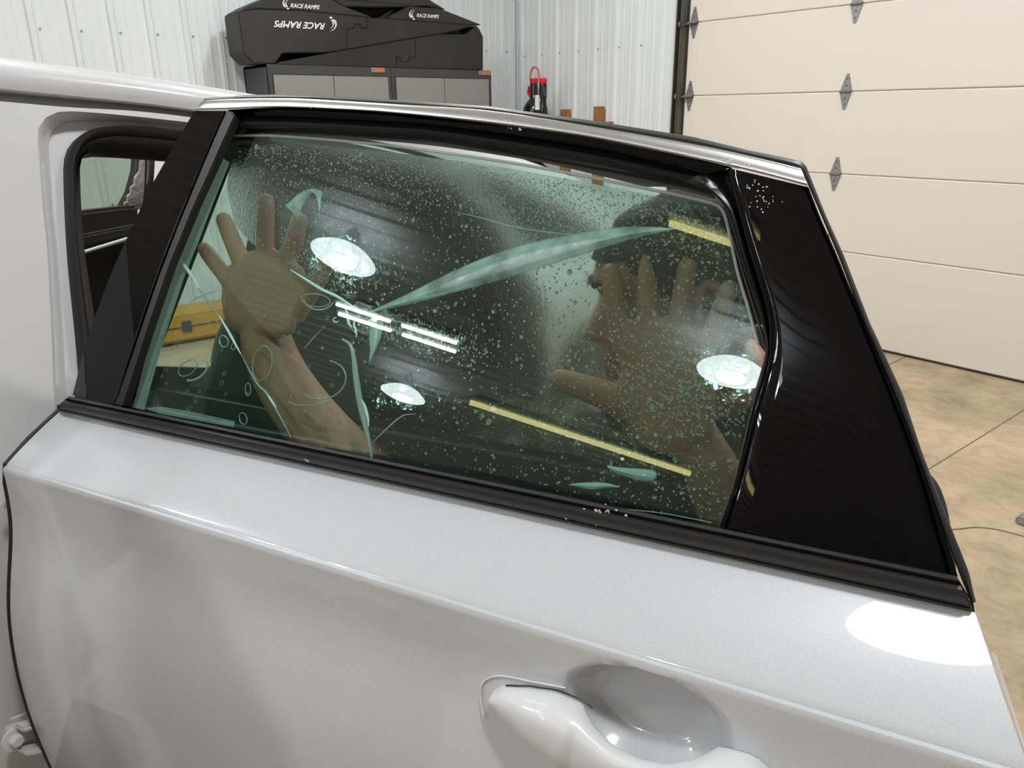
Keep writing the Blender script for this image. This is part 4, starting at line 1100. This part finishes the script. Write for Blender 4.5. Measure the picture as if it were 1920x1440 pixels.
# water drops on the outside of the glass: countless
def drops(name, parent, spec, fn, m_, seed, inside, nmax, nseg=7):
    rd = random.Random(seed); mb = MB(); k = 0; tries = 0
    while k < nmax and tries < nmax*60:
        tries += 1
        x, y, r, el, ang, h = spec(rd)
        if x is None or not inside(x, y): continue
        c, nn = fn(x, y); u = (RT - nn*RT.dot(nn)).normalized(); v = nn.cross(u)
        ca, sa = math.cos(ang), math.sin(ang)
        rw = []
        for q, z in ((1, 0), (.78, .62), (.35, .95)):
            rw.append([c + (u*(math.cos(2*PI*j/nseg)*ca*el-math.sin(2*PI*j/nseg)*sa)+v*(math.cos(2*PI*j/nseg)*sa*el+math.sin(2*PI*j/nseg)*ca))*r*q + nn*(z*r*h) for j in range(nseg)])
        k0 = len(mb.v)+2*nseg; mb.grid(rw, True); mb.f.append(tuple(k0+j for j in range(nseg))); k += 1
    me = mb.mesh(name)
    for p in me.polygons: p.use_smooth = True
    return link(name, me, m_, parent, kind='stuff')
inside_wet = lambda x, y: inpoly(x, y, wet)
def spec_mid(rd):
    x, y = rd.uniform(430, 1425), rd.uniform(262, 985)
    if rd.random() > .25+.75*min(1, max(0, (x-560)/700)): return None, 0, 0, 0, 0, 0
    r = abs(rd.gauss(0, .00055))+.00035
    if rd.random() < .05: r *= 1.8
    return x, y, r, rd.uniform(1, 1.35), rd.uniform(0, 3), .55
def spec_top(rd):
    t = rd.random(); x = 440+930*t; yt = 262+ (x-440)*.115+((x-440)/900)**2*20
    y = yt+abs(rd.gauss(0, 55)); r = rd.uniform(.00035, .0009)
    return x, y, r, rd.uniform(1, 2.2), 1.2+rd.gauss(0, .5), .6
def spec_lamp(rd):
    x, y = rd.gauss(600, 62), rd.gauss(505, 26)
    return x, y, rd.uniform(.0004, .0009), rd.uniform(1.4, 3.2), 1.35+rd.gauss(0, .25), .6
def spec_tubes(rd):
    t = rd.random(); return 690+210*t+rd.gauss(0, 12), 600+62*t+rd.gauss(0, 20), rd.uniform(.0004, .0009), rd.uniform(1, 2.6), 1.3+rd.gauss(0, .3), .6
def spec_palm(rd):
    return rd.gauss(1270, 85), rd.gauss(720, 60), rd.uniform(.0004, .00085), rd.uniform(1.2, 3.2), .9+rd.gauss(0, .25), .55
gl_fn = lambda x, y: (g(x, y, EF-.0004), -NG)
drops('water_drops', film, spec_mid, gl_fn, 'drop', 1, inside_wet, 3000)
drops('water_drops', film, spec_top, gl_fn, 'drop', 2, inside_wet, 2400, 6)
drops('water_drops', film, spec_lamp, gl_fn, 'drop', 3, inside_wet, 520, 6)
drops('water_drops', film, spec_tubes, gl_fn, 'drop', 4, inside_wet, 340, 6)
drops('water_drops', film, spec_palm, gl_fn, 'drop', 5, inside_wet, 700, 6)
# drops on the dry black glass margin, the rear panel, the belt moulding and the silver trim
def spec_left(rd):
    t = rd.random(); y = 470+290*t; xr = 318-(y-470)*.24
    return xr-6-rd.random()*22+ (0 if t < 2 else 0), y, rd.uniform(.0006, .0016), rd.uniform(1, 1.5), 1.4, .4
drops('margin_drops', DOOR, spec_left, lambda x, y: (g(x, y, -.0118), NG), 'drop', 6, lambda x, y: inpoly(x, y, GOUT), 60, 9)
drops('panel_drops', DOOR, lambda rd: (rd.gauss(1425, 22), rd.gauss(365, 24), rd.uniform(.0005, .0009), 1, 0, .7), lambda x, y: (g(x, y, .0068), NG), 'drop', 7, lambda x, y: inpoly(x, y, [(1385, 330), (1500, 356), (1530, 440), (1410, 440)]), 34, 8)
drops('moulding_drops', DOOR, lambda rd: (rd.gauss(1108, 26), rd.gauss(962, 9), rd.uniform(.0006, .0016), 1.2, 0, .5), lambda x, y: (dn(x, y, .0095), N), 'drop', 8, lambda x, y: True, 40, 8)
drops('moulding_drops', DOOR, lambda rd: (rd.choice([573, 577, 1167]), rd.choice([861, 864, 992]), .0016, 1.2, 0, .7), lambda x, y: (dn(x, y, .0115), N), 'drop', 9, lambda x, y: True, 4, 10)
drops('trim_drops', DOOR, lambda rd: (rd.choice([rd.gauss(960, 14), rd.gauss(1365, 8), rd.gauss(1402, 7), 476, 583]), 0, rd.uniform(.0004, .0009), 1, 0, .7), lambda x, y: (g(x, 192+(max(x-500, 0)/900)**1.35*112+random.gauss(3, 2), .0113), NG), 'drop', 10, lambda x, y: True, 60, 7)

# ================================================================== THE PERSON BEHIND THE GLASS
E_HAND = -.0335
PR = empty('person', D(.95, -.62, 0), 'person in a black t-shirt crouching behind the door glass, both palms pressed on it', 'person')
def skin_chain(verts, edges, radii, root=0, lv=2):
    me = bpy.data.meshes.new('s'); me.from_pydata([V(v) for v in verts], edges, [])
    o = bpy.data.objects.new('s', me); COL.objects.link(o)
    o.modifiers.new('k', 'SKIN'); sk = me.skin_vertices[0].data
    for i, r in enumerate(radii): sk[i].radius = (r, r) if not isinstance(r, tuple) else r
    for i in range(len(radii)): sk[i].use_root = (i == root)
    sb = o.modifiers.new('u', 'SUBSURF'); sb.levels = lv
    bpy.context.view_layer.update()
    m2 = bpy.data.meshes.new_from_object(o.evaluated_get(bpy.context.evaluated_depsgraph_get()))
    bpy.data.objects.remove(o); return m2
def hand(fingers, thumb, palm, wrist, arm, eh=E_HAND):
    """every entry in photograph coordinates on the glass; returns meshes"""
    out = []
    # palm and forearm
    v = []; r = []; e = []
    for (x, y, rad, back) in arm: v.append(g(x, y, eh-.004-back)); r.append(rad)
    for i in range(len(v)-1): e.append((i, i+1))
    out.append(skin_chain(v, e, r))
    # palm plate: lofted slab
    mb = MB(); c = V((sum(p[0] for p in palm)/len(palm), sum(p[1] for p in palm)/len(palm), 0)); rw = []
    for t, z in ((.0, .010), (.55, .010), (.86, .008), (1.0, .001), (1.0, -.008), (.84, -.020), (.5, -.026), (0, -.026)):
        rw.append([g(c.x+(x-c.x)*max(t, .001), c.y+(y-c.y)*max(t, .001), eh+z) for x, y, *_ in palm])
    mb.grid(rw, True); out.append(mb.fix('p'))
    for f in fingers+[thumb]:
        pts, rad, lift = f
        v = [g(x, y, eh-l_) for (x, y), l_ in zip(pts, lift)]
        out.append(skin_chain(v, [(i, i+1) for i in range(len(v)-1)], rad))
    return out
Z4 = (.004, .0, .001, .0)
fr_ = lambda a: (a*1.28, a*1.2, a*1.14, a*1.0)
lh = hand([([(440, 545), (425, 520), (398, 487), (377, 458)], fr_(.0095), (.006, .003, .0, .001)),
           ([(465, 520), (450, 485), (430, 437), (415, 400)], fr_(.0105), (.006, .003, .0, .001)),
           ([(500, 510), (497, 465), (498, 410), (500, 362)], fr_(.0108), (.006, .003, .0, .001)),
           ([(535, 520), (543, 478), (556, 435), (566, 398)], fr_(.0105), (.006, .003, .0, .001))],
          ([(545, 600), (572, 562), (600, 520), (617, 478)], (.016, .0135, .0118, .0098), (.010, .006, .004, .003)),
          spline([(420, 512), (452, 478), (500, 466), (545, 482), (578, 520), (575, 552), (556, 590), (545, 630), (440, 622), (416, 570), (420, 512)], 24)[:-1],
          None, [(490, 575, .030, .016), (496, 640, .036, .020), (530, 720, .039, .025), (590, 800, .042, .035), (680, 900, .048, .06), (800, 1010, .053, .12)])
rh_ = hand([([(1170, 660), (1158, 600), (1148, 545), (1142, 492)], fr_(.0095), (.006, .003, .0, .001)),
            ([(1215, 645), (1214, 585), (1213, 520), (1214, 462)], fr_(.0100), (.006, .003, .0, .001)),
            ([(1265, 655), (1274, 595), (1283, 535), (1292, 482)], fr_(.0096), (.006, .003, .0, .001)),
            ([(1312, 680), (1335, 625), (1356, 570), (1373, 524)], fr_(.0088), (.006, .003, .0, .001))],
           ([(1190, 770), (1130, 738), (1075, 720), (1032, 706)], (.019, .016, .014, .0115), (.010, .006, .002, .001)),
           spline([(1150, 640), (1175, 605), (1225, 592), (1280, 604), (1330, 640), (1342, 700), (1340, 770), (1330, 830), (1230, 850), (1170, 790), (1148, 740), (1165, 700), (1150, 640)], 26)[:-1],
           None, [(1270, 760, .024, .014), (1310, 835, .026, .018), (1350, 910, .031, .030), (1385, 1010, .037, .05), (1400, 1120, .040, .09)])
# head ----------------------------------------------------------------------
HT = [(0.000, .046, -.010, .022), (.010, .066, -.035, .034), (.026, .078, -.052, .043), (.044, .080, -.066, .050), (.062, .081, -.078, .056), (.085, .080, -.090, .062), (.105, .078, -.098, .067),
      (.125, .078, -.102, .070), (.145, .084, -.104, .072), (.165, .080, -.104, .072), (.185, .068, -.098, .066), (.203, .048, -.084, .055), (.217, .018, -.056, .034), (.224, -.012, -.025, .010)]
def interp(tb_, h, c):
    for a, b in zip(tb_, tb_[1:]):
        if h <= b[0]:
            t = (h-a[0])/(b[0]-a[0]); return a[c]+(b[c]-a[c])*t
    return tb_[-1][c]
def head_grid(scale=1.0, h0=0, h1=.224, hair=False):
    rw = []; nh = 64; na = 72
    for i in range(nh+1):
        h = h0+(h1-h0)*i/nh
        F = sum(interp(HT, min(max(h+d, 0), .224), 1) for d in (-.006, 0, .006))/3; Bk = sum(interp(HT, min(max(h+d, 0), .224), 2) for d in (-.006, 0, .006))/3; Wd = sum(interp(HT, min(max(h+d, 0), .224), 3) for d in (-.006, 0, .006))/3
        c = (F+Bk)/2; L_ = (F-Bk)/2; r = []
        for k in range(na):
            a = 2*PI*k/na; x = math.sin(a); y = math.cos(a)
            px_ = math.copysign(abs(x)**.92, x)*Wd; py = c+math.copysign(abs(y)**.92, y)*L_
            if y > 0 and not hair:
                gz = lambda x0, w_: math.exp(-((px_-x0)/w_)**2)
                gh = lambda hc, w_: math.exp(-((h-hc)/w_)**2)
                nose = max(0, min(1, (.128-h)/.040))*(1 if h > .083 else max(0, 1-(.083-h)/.008))
                py += nose*.024*gz(0, .0115) + .008*nose*gz(.013, .007) + .008*nose*gz(-.013, .007)
                py += .0055*gh(.052, .005)*gz(0, .020)+.0055*gh(.063, .005)*gz(0, .020) - .003*gh(.0575, .002)*gz(0, .022)
                py += .006*gh(.026, .012)*gz(0, .018)
                py -= .013*gh(.122, .010)*(gz(.031, .014)+gz(-.031, .014))
                py += .005*gh(.141, .007)*(gz(.028, .018)+gz(-.028, .018)) + .004*gh(.098, .014)*(gz(.045, .016)+gz(-.045, .016))
            r.append(V((px_*scale, py*scale+(1-scale)*c, h)))
        rw.append(r)
    return rw
HC = g(1262, 560, -.115)
fdir = (V((-.80, .585, 0)).normalized()*math.cos(.10) - ZZ*math.sin(.10) + NG*0).normalized()
up_ = (ZZ + NG*.0 - fdir*ZZ.dot(fdir)).normalized()
up_ = (up_ - (fdir.cross(up_))*(-.10)).normalized()
sd = fdir.cross(up_).normalized(); up_ = sd.cross(fdir).normalized()
def HL(p): return HC + sd*p.x + fdir*p.y + up_*(p.z-.115)
mb = MB(); rw = [[HL(p) for p in r] for r in head_grid()]; mb.grid(rw, True); mb.f.append(tuple(range(72))[::-1]); mb.f.append(tuple(len(mb.v)-72+i for i in range(72)))
headm = mb.fix('head')
ears = []
for sg in (1, -1):
    mb = MB(); rr2 = []
    for k in range(9):
        t = k/8; a = math.radians(200-230*t)
        rr2.append(HL(V((sg*(.073+.006*math.sin(PI*t)), -.012+.014*math.cos(a)-.006, .108+.030*math.sin(a)))))
    mb.tube(rr2, .006, 8); ears.append(mb.fix('ear'))
    mb = MB(); c0 = V((sg*.070, -.016, .106)); rw3 = []
    for q, dx in ((1, .0), (.9, .008), (.5, .006), (.05, .003)): rw3.append([HL(c0+V((sg*dx, .014*q*math.cos(2*PI*k/14), .028*q*math.sin(2*PI*k/14)))) for k in range(14)])
    mb.grid(rw3, True); ears.append(mb.fix('ear2'))
nb_ = HL(V((0, -.035, .02)))
chest = D(.80, -.46, 1.05); sh_l = D(.66, -.44, 1.03); sh_r = D(.94, -.40, 1.06)
elb_l = D(.56, -.30, .86); elb_r = D(.96, -.24, .90)
neck = skin_chain([HL(V((0, -.03, .07))), nb_, chest+V((0, 0, .06)), chest-V((0, 0, .05))], [(0, 1), (1, 2), (2, 3)], [.050, .052, .07, .10])
wl = g(800, 1010, E_HAND-.124); wr_ = g(1400, 1120, E_HAND-.094)
arms = [skin_chain([wl, elb_l, elb_l.lerp(sh_l, .5), sh_l], [(0, 1), (1, 2), (2, 3)], [.040, .045, .050, .06]),
        skin_chain([wr_, elb_r, elb_r.lerp(sh_r, .5), sh_r], [(0, 1), (1, 2), (2, 3)], [.040, .045, .050, .06])]
bmj = bmesh.new()
for me in lh+rh_+[headm, neck]+ears+arms: bmj.from_mesh(me)
mej = bpy.data.meshes.new('body'); bmj.to_mesh(mej); bmj.free()
ob = link('body', mej, 'skin', PR, origin=D(.95, -.62, 0))
rm = ob.modifiers.new('r', 'REMESH'); rm.mode = 'VOXEL'; rm.voxel_size = .0024; rm.use_smooth_shade = True
smm = ob.modifiers.new('s', 'SMOOTH'); smm.iterations = 3; smm.factor = .5
bpy.context.view_layer.update()
bm2 = bpy.data.meshes.new_from_object(ob.evaluated_get(bpy.context.evaluated_depsgraph_get()))
ob.modifiers.clear(); ob.data = bm2
for p in bm2.polygons: p.use_smooth = True
if not bm2.materials: bm2.materials.append(MT['skin'])
# hair cap
hr = head_grid(1.07, .085, .224, True); mb = MB(); keep = []
hm = MB(); rr3 = []
for i, r in enumerate(hr):
    h = .085+(.224-.085)*i/64; q = []
    for k, p in enumerate(r):
        a = 2*PI*k/72; y = math.cos(a)
        lim = .166 if y > .72 else (.085 if y < -.05 else .085+.075*((y+.05)/.77)**.8)
        inn = p.copy()
        if h < lim: inn = V((p.x*.86, p.y*.86, max(h, lim-.004)))
        q.append(HL(inn + V((0, 0, .006 if h > .2 else 0))) + (noise.noise_vector(V((k*.9, i*.7, 0)))*.0018))
    rr3.append(q)
hm.grid(rr3, True); hm.f.append(tuple(len(hm.v)-72+i for i in range(72)))
hm.build('hair', 'hair', PR, smooth=True)
for sg in (1, -1):   # eyes and brows
    c0 = HL(V((sg*.031, .060, .122))); rw4 = []
    for i in range(1, 8): rw4.append([c0+V((math.sin(PI*i/8)*math.cos(2*PI*k/12), math.sin(PI*i/8)*math.sin(2*PI*k/12), math.cos(PI*i/8)))*.0115 for k in range(12)])
    MB().grid(rw4, True).build('eye', 'eye', PR, smooth=True)
    MB().tube([HL(V((sg*x, y, z))) for x, y, z in ((.016, .0865, .141), (.030, .084, .145), (.045, .072, .143))], .0035, 6).build('eyebrow', 'hair', PR, smooth=True)
# t-shirt, trousers, shoes
def cloth(name, parts, m_, vox=.006, it=8):
    bmj = bmesh.new()
    for me in parts: bmj.from_mesh(me)
    mej = bpy.data.meshes.new(name); bmj.to_mesh(mej); bmj.free()
    ob = link(name, mej, m_, PR, origin=D(.95, -.62, 0))
    rm = ob.modifiers.new('r', 'REMESH'); rm.mode = 'VOXEL'; rm.voxel_size = vox; rm.use_smooth_shade = True
    s_ = ob.modifiers.new('s', 'SMOOTH'); s_.iterations = it; s_.factor = .6
    bpy.context.view_layer.update()
    b2 = bpy.data.meshes.new_from_object(ob.evaluated_get(bpy.context.evaluated_depsgraph_get()))
    ob.modifiers.clear(); ob.data = b2
    for p in b2.polygons: p.use_smooth = True
    return ob
torso = [skin_chain([D(.80, -.43, 1.10), D(.80, -.48, 1.00), D(.83, -.62, .92), D(.86, -.78, .80)], [(0, 1), (1, 2), (2, 3)], [(.12, .09), (.15, .11), (.15, .12), (.16, .12)], root=1),
         skin_chain([sh_l, D(.80, -.44, 1.06), sh_r], [(0, 1), (1, 2)], [.075, .10, .075], root=1),
         skin_chain([sh_l, sh_l.lerp(elb_l, .5), sh_l.lerp(elb_l, .85)], [(0, 1), (1, 2)], [.078, .066, .062]),
         skin_chain([sh_r, sh_r.lerp(elb_r, .5), sh_r.lerp(elb_r, .85)], [(0, 1), (1, 2)], [.078, .066, .062]),
         skin_chain([D(.62, -.36, .96), D(.78, -.36, 1.00), D(.90, -.36, .99)], [(0, 1), (1, 2)], [(.08, .08), (.11, .09), (.08, .08)], root=1)]
cloth('t_shirt', torso, 'shirt')
hip = D(.93, -.78, .80)
tr_ = skin_chain([hip, D(.78, -.78, .76), D(.74, -.42, .50), D(.76, -.66, .12), D(1.08, -.78, .76), D(1.12, -.42, .50), D(1.12, -.66, .12)], [(0, 1), (1, 2), (2, 3), (0, 4), (4, 5), (5, 6)], [.14, .10, .075, .055, .10, .075, .055])
cloth('trousers', [tr_], 'jeans', .01, 5)
for s_ in (.76, 1.12):
    rw5 = []
    for n_, w_, h_ in ((-.74, .02, .05), (-.72, .036, .075), (-.66, .040, .095), (-.58, .044, .075), (-.50, .046, .055), (-.45, .036, .045), (-.44, .015, .03)):
        rw5.append([D(s_+w_*math.cos(PI*k/8), n_, .004+h_*math.sin(PI*k/8)) for k in range(9)]+[D(s_-w_*.9, n_, 0.0), D(s_+w_*.9, n_, 0.0)])
    MB().grid(rw5, True).build('shoe', 'blackp', PR, smooth=True)
for o in (bpy.data.objects.get('s'),):
    if o: bpy.data.objects.remove(o)
print('TRIS', sum(len(o.data.polygons) for o in bpy.data.objects if o.type == 'MESH'))
